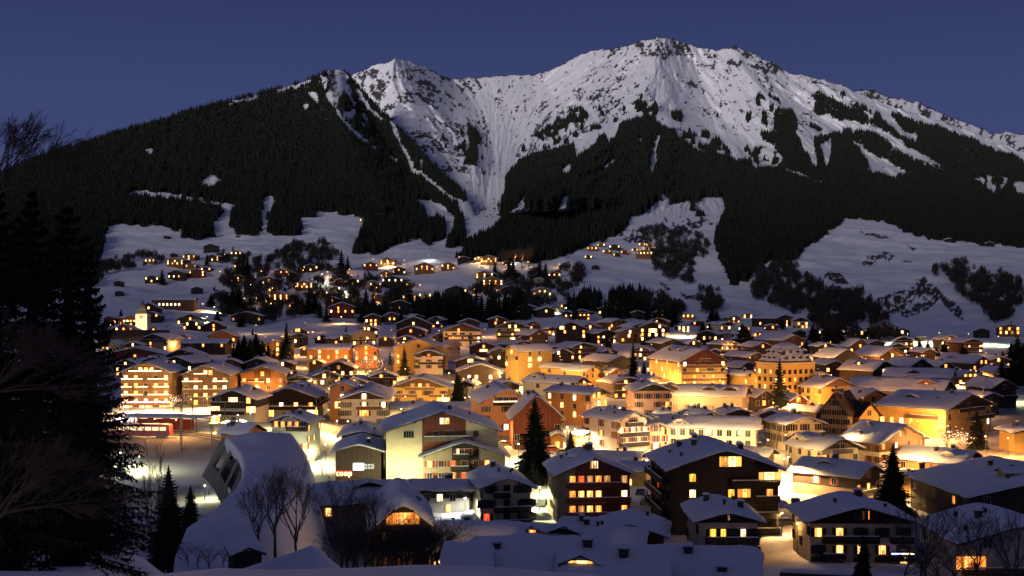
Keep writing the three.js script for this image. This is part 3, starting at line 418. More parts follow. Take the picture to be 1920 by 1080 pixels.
  if (o.f) facade(root, o.f, 2 * ww, (r) => Math.max(yAt(r), 1.1), zf, 0, fo, cap);
  if (o.l) facade(root, o.l, len - 2, (r) => Math.max(he - 1.5 - r * hS, 1.1), -ww - 0.1, -Math.PI / 2, fo);
  if (o.r) facade(root, o.r, len - 2, (r) => Math.max(he - 1.5 - r * hS, 1.1), ww + 0.1, Math.PI / 2, fo);
  for (const [sx, tz] of o.ch || []) { const x = sx * half, z = lerp(-len / 2, len / 2, tz), y = R - Math.abs(x) * pitch - 0.4, c = part('chimney', new Geo().box(x, y, z, 0.85, 1.9, 0.85).box(x, y + 1.75, z, 1.05, 0.15, 1.05).done(), mTile, root); part('snow', snowCap(0.5, z - 0.5, z + 0.5, y + 1.95, 0.05, 0.35, x, 4, 4).translate(x, 0, 0), mSnow, c); }
  if (d > 130 && d < 480 && !o.bare && !o.plain) for (let q = 0, nv = 1 + Math.floor(hash(A[0], 12) * 3); q < nv; q++) { const x = (hash(A[0], 13 + q) - 0.5) * 1.5 * half, z = (hash(A[0], 23 + q) - 0.5) * 0.7 * len, y = R - Math.abs(x) * pitch; part('vent', new Geo().box(x, y - 0.2, z, 0.42, 1.05 + T * 0.3, 0.42).box(x, y + 0.85 + T * 0.3, z, 0.6, 0.1, 0.6).done(), mTile, root); }
  for (const [sx, tz, w, hh, ch] of o.dm || []) { // a dormer: a little gabled house standing in the slope
    const x = sx * half, z = lerp(-len / 2, len / 2, tz), s = Math.sign(sx), yb = R - Math.abs(x) * pitch - 0.2, dl = Math.min(Math.abs(x), hh / pitch + 0.4), g = new THREE.Group(); g.name = 'dormer'; g.position.set(x, yb, z); g.rotation.y = s * Math.PI / 2; root.add(g);
    const rp = 0.4, ra = hh + w / 2 * rp; part('dormer_wall', prism([[-w / 2, 0], [w / 2, 0], [w / 2, hh], [0, ra], [-w / 2, hh]], -dl, 0), M[o.dw || o.up || o.ww || 'w'], g);
    const h2 = w / 2 + 0.4; part('dormer_roof', prism([[0, ra + 0.15], [-h2, ra + 0.15 - h2 * rp], [-h2, ra - h2 * rp], [0, ra], [h2, ra - h2 * rp], [h2, ra + 0.15 - h2 * rp]].reverse(), -dl, 0.5), mRoof, g); part('snow', snowCap(h2, -dl, 0.5, ra + 0.15, rp, 0.42, x, 8, 6), mSnow, g);
    if (ch) addWindow(g, ch, 0, hh * 0.55, 0.03, 0, { ...o, far: true });
  }
  return root;
}
// ---------------------------------------------------------------- the village, nearest houses first
// front row
house('white chalet with a black gable and dark balconies behind the young spruce', [1618, 944], [1510, 977], 1056, [1574, 916], { up: 'k', ud: 0.35, ww: 'c', f: ['..dT.', 'SSsss|13,36,79', 'sSSLd|13,78%,89*', 'dbdsL'], y0: 1.0, shut: 'k', bal: 'k', l: ['d.d', 'dd.'], darkFrames: 1, ch: [[0.2, 0.3]] });
house('corner chalet with a bright window strip behind the bare bushes', [1921, 978], [1795, 1017], 1112, [1827, 938], { ww: 'c', f: ['dd', 'Zd|09', 'Zd|09', 'Od'], y0: 0.0, bal: 'd', l: ['d.d', '...'], ch: [[-0.35, 0.55]] });
house('long brown building under a wide snowy roof with a big square roof box', [1990, 890], [1814, 931], 1000, [1852, 852], { ww: 'd', f: ['d.Dd.d', 'd.d.wd|29'], l: ['d.d.Od', '.d..d.'], bal: 'k', y0: -0.6, ch: [[-0.25, 0.35]], dm: [[-0.42, 0.72, 3.2, 1.6]], dw: 't' });
house('dark timber house on a lit plaster base with one lit window, beside the tall spruce', [1638, 865], [1614, 903], 936, null, { w: 11.5, p: 0.45, yaw: 45, len: 17, up: 'k', ud: 2.6, ww: 't', l: ['.Cd.', '....'], f: ['.d.', 'OSd|09'], y0: 0.2, bal: 'k', dm: [[-0.45, 0.45, 3.4, 0.7, 'd']], shut: 'r' });
house('small yellow gabled building seen past the tall spruce, roof tinged pink', [1709, 880], [1686, 897], 936, [1790, 866], { w: 9, p: 0.45, ww: 'y', f: ['...', '.d.'], r: ['d.d'], T: 0.4 });
house('low house with a small snowy cross gable below the glowing garden trees', [1830, 843], [1806, 858], 884, null, { w: 13, p: 0.4, yaw: 48, len: 18, ww: 'o', f: ['dLd'], l: ['d.Dd'], dm: [[-0.6, 0.7, 2.6, 1.0]] });
house('golden lit house with a white balcony under its gable and an arched dormer', [1581, 818], [1540, 843], 884, [1507, 806], { ww: 'c', up: 'h', ud: -0.2, f: ['.dd.|27', 'Zd.d', 'dddd'], y0: 0.4, l: ['dddd', 'dddd'], dm: [[-0.75, 0.25, 5, 1.4, 'd']], dw: 'c', bal: 'm', ch: [[-0.2, 0.6]] });
house('large chalet with timbered lit gable above a white lower storey, by the glowing garden', [1700, 793], [1653, 831], 869, [1614, 785], { ww: 'c', up: 'b', ud: 2.4, f: ['.Od.', 'OLdO', 'dddd', 'dddd'], y0: 1.7, shut: 'r', l: ['dd.dd', 'dd.dd'], ch: [[-0.3, 0.35], [-0.75, 0.4]], darkFrames: 1 });
house('cream house with two rows of dark shuttered windows behind bare trees', [1513, 779], [1552, 793], 848, [1466, 770], { ww: 'c', f: ['wss', 'sss', 'ddd'], y0: -0.9, shut: 'k', l: ['dddd', 'dddd'], ch: [[0.05, 0.45]] });
// the cream hotel: a gabled wing and a long wing
house('front gable wing of the cream hotel with a small round window', [1272, 781], [1244, 799], 842, null, { yaw: -12, len: 20, name: 'hotel', cat: 'hotel', ww: 'c', f: ['.d.', 'ddd', 'ddd'], y0: 0.2, shut: 0, T: 0.4 });
house('long wing of the cream hotel with tall windows under a broad snowy roof', [1428, 779], [1440, 806], 842, null, { w: 14, p: 0.4, yaw: 76, len: 32, name: 'hotel', cat: 'hotel', ww: 'c', f: ['ddddd', 'ddddd'], l: ['ddddddddddd', 'ddddddddddd'], T: 0.4, y0: -1.2, ch: [[-0.1, 0.6]] });
house('four storey hotel with rows of glowing windows and red lit balconies', [1116, 854], [1038, 890], 986, [1090, 833], { name: 'hotel', cat: 'hotel', ww: 't', mid: [-0.52, 0.98, 'r'], f: ['..DC..', '.LRLOD.D|18', '.OLLL..C|19', '.OLLO..L|19', '......'], y0: 1.7, bal: 'r', l: ['dd.d', 'ddd.', 'dddd', 'd.dd'], ch: [[0.02, 0.45], [0.12, 0.3]], dm: [[-0.45, 0.45, 3.4, 0.9, 'd']], hs: 2.75 });
house('tall dark timber apartment house with many lit windows and stacked balconies', [1362, 838], [1250, 880], 1004, [1311, 812], { name: 'apartment_house', cat: 'apartment house', ww: 'k', f: ['...OX..', '.Y.....X|59,79', '.C.dYV.O|79', '.O.OV.dd|79', 'ddd.dddd|79', 'dRd.d.d'], y0: 1.3, bal: 'k', l: ['d.d.dd|08', 'd.R.dd|08', 'd.d.dd|08', 'dd.d'], ch: [[-0.3, 0.45], [-0.5, 0.3], [-0.2, 0.25], [0.5, 0.5]], darkFrames: 1, hs: 2.8, ww2: 1 });
house('black and white chalet in front of the dark apartment house, yellow and white lit doors', [1368, 955], [1300, 976], 1056, [1338, 924], { ww: 'c', up: 'k', ud: 0.3, f: ['.dCC.', '.YYdCd|19', '.OOd.d'], y0: 0.75, bal: 'k', l: ['d.d', 'd..'], ch: [[-0.35, 0.3], [0.5, 0.6]], shut: 'k', darkFrames: 1 });
house('cream house with dark balconies in the middle of the front row, one red curtain lit', [952, 890], [897, 915], 981, [924, 865], { ww: 'c', f: ['sbw|25', 'wbw|29', 'Rbw|29'], y0: -0.4, bal: 'k', shut: 'k', l: ['d.d', 'd.d'], ch: [[-0.15, 0.3]], darkFrames: 1 });
house('wood chalet with a smooth snowy roof and a lit porch lamp behind the flat rooftops', [1178, 976], [1254, 1004], 1052, [1185, 950], { ww: 'b', f: ['...', '..O'], y0: -0.4, ch: [] });
house('low building with a hipped looking snow roof below the glowing hotel', [1157, 968], [1164, 984], 1016, null, { w: 9, p: 0.5, yaw: 84, len: 10, ww: 'd', T: 0.9 });
house('wide snowy rooftop with a lit skylight dormer and a flat topped chimney', [1214, 986], [1224, 1012], 1060, null, { w: 14, p: 0.4, yaw: 80, len: 24, ww: 'd', f: ['d'], T: 0.8, dm: [[-0.4, 0.27, 3.4, 1.1, 'O'], [-0.45, 0.48, 4.2, 1.3]], dw: 'k' });
house('pinkish snow roof with a lit yellow wall under its eave at the left end', [985, 976], [1000, 1019], 1066, null, { w: 15, p: 0.4, yaw: 83, len: 14, ww: 'y', l: ['LL..'], T: 0.8 });
house('near snowy rooftop with a round snow capped chimney', [1094, 1004], [1098, 1066], 0, null, { w: 16, p: 0.42, d: 122, sink: 9, yaw: 87, len: 11.5, ww: 'd', T: 1.1, ch: [[-0.28, 0.26]], ovs: 0.6, ovf: 0.6 });
house('near snowy rooftop with a wide lit dormer and a slanting chimney', [1252, 1017], [1262, 1076], 0, null, { w: 16, p: 0.42, d: 117, sink: 9, yaw: 86, len: 10.5, ww: 'd', T: 1.0, dm: [[-0.42, 0.22, 3.4, 1.0, 'W']], dw: 'b', ch: [[-0.26, 0.6], [-0.1, 0.28]], ovs: 0.6, ovf: 0.6 });
house('low snow covered shed roof at the west end of the near rooftops', [926, 1014], [926, 1056], 0, null, { w: 9, p: 0.4, d: 118, sink: 7, yaw: 90, len: 4.6, ww: 'd', T: 1.1 });
house('near snowy roof with two small chimneys beside the black and white chalet', [1430, 1024], [1440, 1074], 0, null, { w: 15, p: 0.42, d: 124, sink: 8, yaw: 80, len: 10.5, ww: 'd', T: 1.0, ch: [[-0.2, 0.3], [-0.6, 0.62]] });
house('brown chalet under a thick overhanging quilt of snow with a glowing window band', [756, 926], [822, 986], 1068, [745, 890], { d: 184, ww: 'b', f: ['.ZZ.', '.O.....'], y0: 1.2, T: 1.5, ovf: 1.2, plain: 1 });
house('plain purple grey house wing with one yellow window behind bare trees', [584, 902], [552, 936], 1026, null, { d: 208, w: 11, p: 0.5, yaw: -74, len: 17, ww: 'u', r: ['L...O', '.....'], T: 0.7, dm: [[0.4, 0.45, 5.5, 0.7]], dw: 'k', ch: [] });
house('low glazed shop with a flat snow roof between the timber chalet and the cream house', [893, 897], [893, 922], 954, null, { w: 8, p: 0.3, yaw: 90, len: 14, ww: 'g', up: 'k', ud: 1.6, l: ['.dCd.', 'L.L.'], T: 0.7, name: 'shop', cat: 'shop' });
house('very wide cream chalet with a red brown timber centre and white balcony fronts', [830, 768], [716, 809], 900, [818, 750], { ww: 'c', mid: [-0.36, 0.42, 'r', 5.5], f: ['...CL..', '.w.dw.d.|35,57', '.....d..'], y0: 2.3, bal: 'm', hs: 3.0, ch: [[0.15, 0.7]], l: ['dd', '..'] });
house('windowless dark barn with a white lettered panel and a red neon sign', [671, 829], [620, 846], 902, [679, 811], { name: 'barn', cat: 'barn', ww: 'd', T: 0.6, plain: 1 });
house('snowy roof of the barn annex just behind the barn with the neon sign', [676, 804], [632, 817], 876, [684, 787], { name: 'barn', cat: 'barn', ww: 'k', T: 0.6 });
house('timber and plaster chalet with two bright gable windows and red shutters', [871, 824], [785, 856], 902, [862, 805], { ww: 't', mid: [-0.3, 0.35, 'k', 1], f: ['..CLd..|35', 'LdRdsS.|35', 'ddOR.s.'], y0: 1.0, shut: 'r', bal: 'k', ch: [[0.08, 0.4]] });
house('pale house with orange lit windows over a dark balcony above the snowy mound', [540, 774], [499, 790], 870, [569, 767], { ww: 'g', f: ['TTTTd|49', 'C..|25', '.LL'], y0: -0.6, bal: 'd', shut: 'r', r: ['L.L', 'LL.'] });
house('small brown shed with a snow roof by the station square', [482, 790], [502, 806], 830, null, { yaw: 70, len: 9, name: 'shed', cat: 'shed', ww: 'o', T: 0.5 });
// middle rows, west
house('hotel strung with bright fairy lights along every balcony, one violet lit bay', [272, 676], [222, 698], 764, null, { name: 'hotel', cat: 'hotel', yaw: 2, len: 26, ww: 'h', f: ['.LYL.|18*', 'LO.dL|04*,58*', 'OOdYO|02*,35*,69*', 'LYdLO|04*,59*', 'LLCLO|09+', 'XXX'], y0: 0.9, bal: 'h', hs: 2.9, r: ['d.d.', 'dd.d'], dm: [[0.5, 0.5, 5, 1]] });
house('brown timber chalet with a lit white balcony, next to the fairy light hotel', [384, 682], [336, 703], 760, [412, 674], { ww: 'b', f: ['..LO.|25*', 'CR.LL|04*,69*', 'dCLTC|09', 'dYLOd|19', 'dYddO'], y0: 0.9, bal: 'b', hs: 2.9, dm: [[0.45, 0.5, 6, 1]] });
house('honey coloured chalet with an arched lit gable beside the brown chalet', [491, 684], [446, 701], 748, null, { yaw: 4, len: 26, ww: 'h', mid: [-0.4, 0.4, 'b', 1], f: ['.O.', 'OOLL|05', 'dLdO'], y0: 0.1, bal: 'b', dm: [[0.5, 0.4, 7, 1]] });
house('dark chalet with three bright lower window bands by the station square', [435, 728], [389, 748], 794, [467, 720], { ww: 'g', up: 'k', ud: 2.8, f: ['dWL|07', 'WW|07', 'W.'], y0: -0.4, bal: 'k', dm: [[0.45, 0.45, 6, 0.9]] });
house('broad dark chalet with a lit white post and orange lit ground floor', [540, 724], [485, 745], 790, [570, 712], { ww: 'g', up: 'k', ud: 2.5, f: ['....', 'TCLL|09', 'XX'], y0: 0.2, bal: 'k', r: ['dd.d|18', 'LdLd'], dm: [[0.4, 0.5, 6, 1]] });
house('low wide roofed chalet with a red glow under its eave, behind the fairy light hotel', [252, 650], [195, 664], 684, null, { yaw: 8, len: 24, ww: 'r', f: ['.OO', '.X'], y0: -1 });
house('dark chalet with a plain gable behind the brown timber chalet', [340, 653], [300, 669], 694, null, { yaw: 6, len: 26, ww: 'd', f: ['...', 'd.d'] });
house('small orange lit chalet just below the church', [342, 625], [318, 637], 650, null, { yaw: 0, len: 14, ww: 'h', f: ['OLO'] });
house('orange timber chalet with a bright edged gable below the church terrace', [415, 617], [386, 630], 643, null, { yaw: 2, len: 16, ww: 'h', f: ['...', 'OO'] });
house('low house with two long snowy roofs under the orange timber chalet', [432, 634], [440, 646], 664, null, { w: 12, p: 0.4, yaw: 80, len: 30, ww: 'd', l: ['.d.L.dL'] });
house('warm lit chalet left of the church tower', [231, 607], [205, 618], 632, null, { yaw: 4, len: 14, ww: 'h', f: ['LOL', 'OO'] });
house('brown chalet right of the church tower', [287, 611], [275, 620], 634, null, { yaw: 10, len: 16, ww: 'b', f: ['.O.', 'dd'] });
house('dark chalet with a lit gable window between church and snowy field', [400, 600], [378, 611], 622, null, { yaw: 3, len: 14, ww: 'k', f: ['.L.', 'dOd'] });
house('dark chalet with two lit ground floor windows at the edge of the snowy field', [461, 583], [430, 592], 607, null, { yaw: 0, len: 15, ww: 'k', f: ['...', 'L.L'] });
house('chalet with a warm lit gable above the church, behind the tower', [278, 566], [256, 578], 592, null, { yaw: 4, len: 14, ww: 'd', f: ['LL.', 'd.d'] });
house('chalet with small lit windows beside the road lamp, above the church', [356, 587], [328, 598], 606, null, { yaw: 3, len: 15, ww: 'd', f: ['.O.', 'L.d'] });
house('dark chalet right behind the church tower roof', [281, 583], [258, 592], 606, null, { yaw: 5, len: 16, ww: 'd', f: ['d.O', 'd.d'] });
house('dark chalet with four small lights below the road lamp', [359, 599], [340, 608], 620, null, { yaw: 0, len: 12, ww: 'k', f: ['L.L', 'LdL'] });
house('long brown school building with a strip of white lit windows', [370, 557], [372, 565], 582, null, { w: 12, p: 0.35, name: 'school', cat: 'school', yaw: 88, len: 40, ww: 'b', l: ['....', '.CCCCCC...'], T: 0.4 });
// middle rows, centre
house('white and black chalet with flowery dark balconies beside the lit fir', [804, 654], [774, 665], 702, null, { yaw: 2, len: 15, ww: 'w', up: 'k', ud: 0.6, f: ['dR.', 'sds|19', 'sds'], y0: -0.4, bal: 'k', shut: 'k' });
house('wide bright yellow building with a blank lit gable', [784, 634], [735, 651], 697, null, { yaw: -4, len: 24, ww: 'y', f: ['.d.', '...', 'O.O', 'OLO'], y0: 0.9 });
house('red brown chalet with a snowy annex roof above the yellow gable', [770, 610], [740, 621], 640, null, { yaw: 0, len: 24, ww: 'r', f: ['.O.', 'd.d'] });
house('small dark chalet with four lit windows on the snowfield edge', [691, 609], [672, 617], 635, null, { yaw: 4, len: 12, ww: 'k', f: ['LLd', '.LL'] });
house('orange lit inn with a flat snowy roof front', [662, 644], [664, 651], 690, null, { w: 12, p: 0.4, name: 'inn', cat: 'inn', yaw: 84, len: 24, ww: 'o', l: ['.L.L.', 'OLOOL'], T: 0.6 });
house('orange gabled inn behind the string lit trees', [686, 644], [662, 653], 690, null, { name: 'inn', cat: 'inn', yaw: 2, len: 18, ww: 'o', f: ['.O.', 'LOd', 'OLL'] });
house('nearly black chalet dotted with small lit windows above the snowy park', [634, 675], [601, 690], 714, null, { yaw: 2, len: 18, ww: 'k', f: ['.L.', 'LLLL', 'LLd'], far: 1 });
house('small dark chalet with two lit windows at the foot of the snowfield', [604, 626], [587, 635], 648, null, { yaw: 2, len: 11, ww: 'k', f: ['L.', 'dL'] });
house('brown chalet behind the tall dark spruce', [571, 648], [560, 654], 668, null, { yaw: 3, len: 14, ww: 'd', f: ['OO.'] });
house('dark gabled chalet with two dim orange windows beside the tall spruce', [600, 652], [580, 664], 690, null, { yaw: 2, len: 16, ww: 'k', f: ['...', 'TT.'] });
house('cream chalet with long flower balconies and a brown lit gable', [787, 705], [730, 726], 756, [798, 698], { ww: 'y', up: 'b', ud: -0.1, f: ['.DOD.|27', 'wdwd|04,69', 'ddX'], y0: 0.6, bal: 'h', shut: 'r' });
house('white house with dark timber gable and two brightly lit upper windows', [682, 730], [633, 748], 798, [700, 715], { ww: 'g', up: 'k', ud: -0.2, f: ['.C.', 'wLC|38', 'wVw', 'w.w'], y0: 0.9, bal: 'b', shut: 'k' });
house('bright orange wall of a house squeezed behind the white and dark house', [641, 714], [612, 726], 790, null, { yaw: 2, len: 16, ww: 'o', f: ['.d.', '.C.', 'X'], y0: -0.4 });
house('long flat snow roof over a brilliantly lit shop front', [904, 752], [904, 760], 786, null, { w: 14, p: 0.25, name: 'shop', cat: 'shop', yaw: 90, len: 44, ww: 'c', l: ['XX....C'], T: 0.5, sink: 7 });
house('salmon pink house with green shuttered windows and lit balcony', [950, 726], [898, 755], 818, [925, 712], { ww: 's', up: 's', f: ['.ddd.|27*', 'sss', 's.s', '.Cs'], y0: 0.6, bal: 'k', shut: 'k', ch: [[-0.4, 0.4]] });
house('wide dark brown chalet with small lights under the eaves left of the yellow house', [900, 680], [856, 696], 724, null, { yaw: 3, len: 22, ww: 'd', f: ['....', '.CL.C.', '.L..L.'], y0: 0.2 });
house('long low chalet with a white lit window behind the wide dark brown chalet', [882, 667], [851, 677], 700, null, { yaw: 2, len: 20, ww: 'd', f: ['.W.'] });
house('brown chalet with a lit balcony in the middle rows', [907, 640], [877, 650], 670, null, { yaw: 2, len: 18, ww: 'b', f: ['.O.', '.XO|27'] });
house('small grey house with two rows of arched windows', [845, 637], [824, 646], 674, null, { yaw: 2, len: 14, ww: 'p', f: ['.d.', 'ddd', 'ddd'] });
house('large white chalet with stacked dark balconies below the woods', [867, 605], [906, 620], 650, null, { yaw: 0, len: 26, ww: 'c', up: 'd', ud: 0.4, f: ['.L..', 'dwwdL|19', 'w.dwC|19', 'dd.dL'], y0: 0.5, bal: 'k' });
house('big chalet with bright windows on three floors right of the white balconied chalet', [961, 601], [994, 613], 648, null, { yaw: -2, len: 28, ww: 't', up: 'd', ud: 0.4, f: ['.LL.', 'ddW.|09', 'YOW|09', '.W.'], y0: 0.5, bal: 'd' });
house('little gabled house before the big bright windowed chalet', [991, 622], [972, 633], 650, null, { yaw: 4, len: 14, ww: 'p', f: ['.LL', '...'] });
house('dark chalet with one light at the edge of the black grove', [775, 592], [740, 607], 626, null, { yaw: 2, len: 18, ww: 'k', f: ['.L.', '...'] });
house('dark chalet roof just above the large white balconied chalet', [880, 596], [858, 604], 622, null, { yaw: 3, len: 18, ww: 'd', f: ['.d.'] });
house('glowing yellow guest house with a tall blank gable end', [956, 644], [942, 658], 718, null, { name: 'guest_house', cat: 'guest house', yaw: -42, len: 26, ww: 'y', f: ['.L.', 'd.d', 'L..', '...'], y0: -0.6, r: ['.dd.', '.WW.', 'LWLL'], T: 0.5 });
house('red brown barn like house with a steep gable behind the snowy spruce', [1008, 736], [1060, 785], 844, null, { yaw: 4, len: 18, ww: 'r', f: ['...', '..d', 'd.d', 'd.d'], y0: -0.2, ch: [[-0.2, 0.4]] });
house('chalet with a wide snowy cross roof in front of the yellow terrace row', [1094, 704], [1111, 716], 754, null, { yaw: 52, len: 26, ww: 'c', up: 'd', ud: 0.1, f: ['dd', 'dd'], l: ['.d.dd', 'd.dd'], dm: [[-0.6, 0.2, 6, 1.2, 'd']], dw: 'c' });
house('four storey orange house with warm lit windows above the white hot alley', [1128, 725], [1146, 736], 800, null, { yaw: 44, len: 22, ww: 'o', up: 'd', ud: 0.4, f: ['OO.', 'dLO', 'OdO'], l: ['LdLd', 'OLdL', 'LdLO'], y0: -0.4 });
house('pink four storey house with a dark wooden gable and brown shutters', [1226, 716], [1188, 733], 798, [1204, 709], { ww: 'p', up: 'k', ud: -0.1, f: ['...', 'sdss', 's.sT', '.dss', 'ddd'], y0: 1.0, shut: 'r', l: ['d.d', '...'], ch: [[-0.3, 0.5]] });
house('white house with dark flower balconies beside the white hot alley', [1192, 769], [1224, 784], 846, null, { yaw: 30, len: 19, ww: 'w', f: ['.d.|27', 'SSS|09', 'ddd|09'], y0: -0.3, shut: 'r', bal: 'k', l: ['ssw', 'sTw', 'dd.'], dm: [[-0.5, 0.35, 2.6, 1.2, 'd']] });
house('large chalet hotel with a steep orange lit gable and timber balconies', [1322, 651], [1275, 678], 738, null, { name: 'hotel', cat: 'hotel', yaw: 14, len: 40, ww: 'y', up: 'r', ud: 1.2, f: ['.d.|36', 'CdwL|18', 'dOwd|09', 'LOdOL|09', 'OLLOO'], y0: 1.6, bal: 'h', l: ['.L.O.L', 'O.L.LO', 'LOLLO'], dm: [[-0.45, 0.35, 5, 1.2, 'd'], [-0.45, 0.65, 5, 1.2, 'd']] });
house('dark chalet with three floors of brilliant white windows', [1224, 602], [1198, 612], 648, null, { yaw: -6, len: 26, ww: 'k', f: ['d.L', 'LXC', 'LLCL', 'Lddd'], y0: 0.2, far: 1 });
house('light brown chalet with small lit windows left of the brilliantly lit dark chalet', [1162, 596], [1180, 604], 626, null, { yaw: 24, len: 22, ww: 'h', f: ['ddd', 'LdL'], l: ['....', 'L..L'] });
house('dark chalet with bright upper windows at the head of the cream terrace', [1071, 602], [1040, 615], 644, null, { yaw: 0, len: 20, ww: 'k', f: ['W.L.', '.L.dO', '..L'] });
house('small chalet with three rows of lit windows beside the snowy garden', [1107, 605], [1084, 613], 630, null, { yaw: 2, len: 16, ww: 'b', f: ['.L.', 'LLL', 'L.L'] });
house('brown roofed house behind the bare lit tree', [1166, 664], [1190, 676], 694, null, { yaw: 36, len: 24, ww: 'd', f: ['...', 'd.d'] });
house('western house of the golden terrace row', [1076, 680], [1060, 689], 716, null, { w: 10, p: 0.4, yaw: 60, len: 17, ww: 'y', f: ['.d.', 'dLd'], l: ['.d.d', 'LdOL'], T: 0.5 });
house('middle house of the golden terrace row', [1116, 684], [1100, 695], 722, null, { yaw: 50, len: 15, ww: 'y', f: ['.d.', 'ddd'], l: ['d.d', 'LdL'], T: 0.5 });
house('eastern house of the golden terrace row, with little gables', [1158, 688], [1144, 699], 722, null, { yaw: 20, len: 14, ww: 'h', f: ['.d.', 'dOd', 'LdL'], T: 0.5 });
house('wide roofed hotel annex with two arched dormers and lit ground floor lamps', [1404, 721], [1422, 733], 778, null, { w: 16, p: 0.42, yaw: 70, len: 32, ww: 'c', up: 'd', ud: 0.2, f: ['dd', 'LL'], l: ['.....', 'OLLCLLL'], dm: [[-0.62, 0.6, 4.6, 1.3, 'd'], [-0.62, 0.82, 4.6, 1.3, 'd'], [-0.72, 0.15, 6.5, 1.8, 'd']] });
house('little black chalet behind the golden guest house', [1056, 651], [1036, 663], 682, null, { yaw: 3, len: 16, ww: 'k', f: ['C..', '...'] });
house('low snowy roofs with a small gable past the snowy garden', [1145, 652], [1128, 660], 676, null, { yaw: 8, len: 18, ww: 'd', f: ['.d.'] });
house('house with a pale gable behind the large chalet hotel', [1420, 659], [1402, 669], 686, null, { yaw: 30, len: 22, ww: 'd', f: ['.d.', 'd.d'] });
house('snowy roofed house with a small dormer right of the large chalet hotel', [1404, 676], [1388, 688], 714, null, { yaw: 46, len: 22, ww: 'd', f: ['d.', 'O.'], l: ['..C.', 'LOLL'] });
// middle rows, east
house('yellow three storey house in front of the domed hotel, dark balconies on its gable', [1573, 706], [1541, 726], 771, [1527, 703], { ww: 'y', up: 'h', ud: -0.1, f: ['.d.|36', '.ww|49', '.ww|49'], y0: -0.2, bal: 'd', l: ['dd.d', '.d..', '..d.'], ch: [[-0.2, 0.5]] });
house('steep gabled grey house with rows of shuttered windows and a dark bare roof', [1562, 735], [1531, 776], 814, null, { yaw: -30, len: 19, ww: 't', f: ['.d.', 'sss', 'ssss', 'dss'], y0: 2.6, shut: 'k', bare: 1, hs: 2.8 });
house('cream house with a swooping dark gable behind the steep grey house', [1634, 752], [1612, 780], 812, null, { yaw: 14, len: 14, ww: 'y', f: ['.d.', 'dd.', 'd..'], y0: 0.4, bare: 1 });
house('big golden lit chalet with a broad snow roof above the glowing garden', [1824, 736], [1777, 768], 814, null, { yaw: 42, len: 25, ww: 'y', up: 'd', ud: 0.2, f: ['.d.|27', 'ddd|49', 'd.CC', '...'], y0: 0.4, l: ['.....|48', 'LLCL...', '......'], bal: 'd', dm: [[-0.5, 0.35, 5, 0.7]] });
house('broad purple snow roof with scattered dormers behind the big golden chalet', [1782, 710], [1812, 726], 768, null, { w: 20, p: 0.42, yaw: 56, len: 36, ww: 'h', f: ['.d.', 'dd.'], l: ['....', 'd..d'], dm: [[-0.5, 0.8, 6, 1.2, 'd'], [-0.3, 0.3, 3, 0.8]] });
house('orange gabled house between the grey steep gable and the big golden chalet', [1642, 728], [1684, 748], 800, null, { yaw: 22, len: 12, ww: 'o', f: ['.d.', '..d', 'd.d'] });
house('house with a large speckled snow roof and a small dark dormer', [1790, 690], [1798, 710], 738, null, { w: 16, p: 0.42, yaw: 62, len: 28, ww: 'd', f: ['.L.', 'd.d'], l: ['....', '.d.'], dm: [[-0.7, 0.45, 5, 1, 'd']] });
house('brown chalet with a bright lit side gable and a snowy dormer', [1661, 674], [1638, 695], 728, [1592, 671], { ww: 'd', f: ['.CC', 'd.d|09', 'd.d|09'], bal: 'd', l: ['.....', 'd.d.L', 'L.d.d'], dm: [[-0.55, 0.45, 5, 1.2, 'L']], y0: -0.5 });
house('dark chalet with a plain black gable behind the yellow three storey house', [1590, 652], [1562, 671], 690, null, { yaw: 12, len: 26, ww: 'k', f: ['...', '.d.'] });
house('warm lit chalet with a wide snow roof high in the eastern rows', [1676, 649], [1650, 668], 690, null, { yaw: 18, len: 26, ww: 'h', f: ['.L.', 'LOL'] });
house('chalet with a bright gable edge just behind the warm lit eastern chalet', [1614, 633], [1592, 650], 666, null, { yaw: 3, len: 16, ww: 'b', f: ['.O.', 'LLO'] });
house('dark gabled chalet with a wide roof right of the brown chalet', [1729, 670], [1706, 687], 712, null, { yaw: 14, len: 24, ww: 'k', f: ['.d.', '...'] });
house('orange lit chalet with a snowy dormer at the eastern wood', [1844, 666], [1826, 681], 706, null, { yaw: 26, len: 26, ww: 'h', f: ['.OO', 'OdO'], l: ['....', '.LLL'], dm: [[-0.6, 0.35, 5, 1, 'd']] });
house('chalet with a fan of lit balconies and a bright terrace by the eastern wood', [1822, 694], [1796, 706], 730, null, { yaw: 6, len: 18, ww: 'h', f: ['OOO|09', 'LOL|09*', 'XX'], bal: 'h' });
house('dark chalet with snowy steps at the far east of the village', [1886, 708], [1858, 728], 766, null, { yaw: 6, len: 22, ww: 'd', f: ['.d.', 'd.d|09'], bal: 'k' });
house('sliver of a yellow building at the edge of the picture', [1934, 800], [1898, 810], 850, null, { yaw: 0, len: 12, ww: 'y', f: ['...', '...'] });
house('small chalet with red lit shop windows beside the tall spruce of the domed hotel', [1499, 737], [1480, 752], 778, null, { yaw: 4, len: 18, ww: 'r', f: ['.O.', 'RLR'] });
house('dark roofed chalet left of the tall spruce of the domed hotel', [1436, 728], [1418, 744], 774, null, { yaw: 20, len: 18, ww: 'd', f: ['.d.', 'dOd'] });
house('low chalet with dim lights between domed hotel and dark chalet', [1568, 674], [1548, 684], 712, null, { yaw: 6, len: 22, ww: 'd', f: ['.d.', 'L.L'] });
house('chalet with small lit windows below the eastern street lamps', [1776, 676], [1758, 688], 706, null, { yaw: 10, len: 18, ww: 'd', f: ['.O.', 'L..'] });
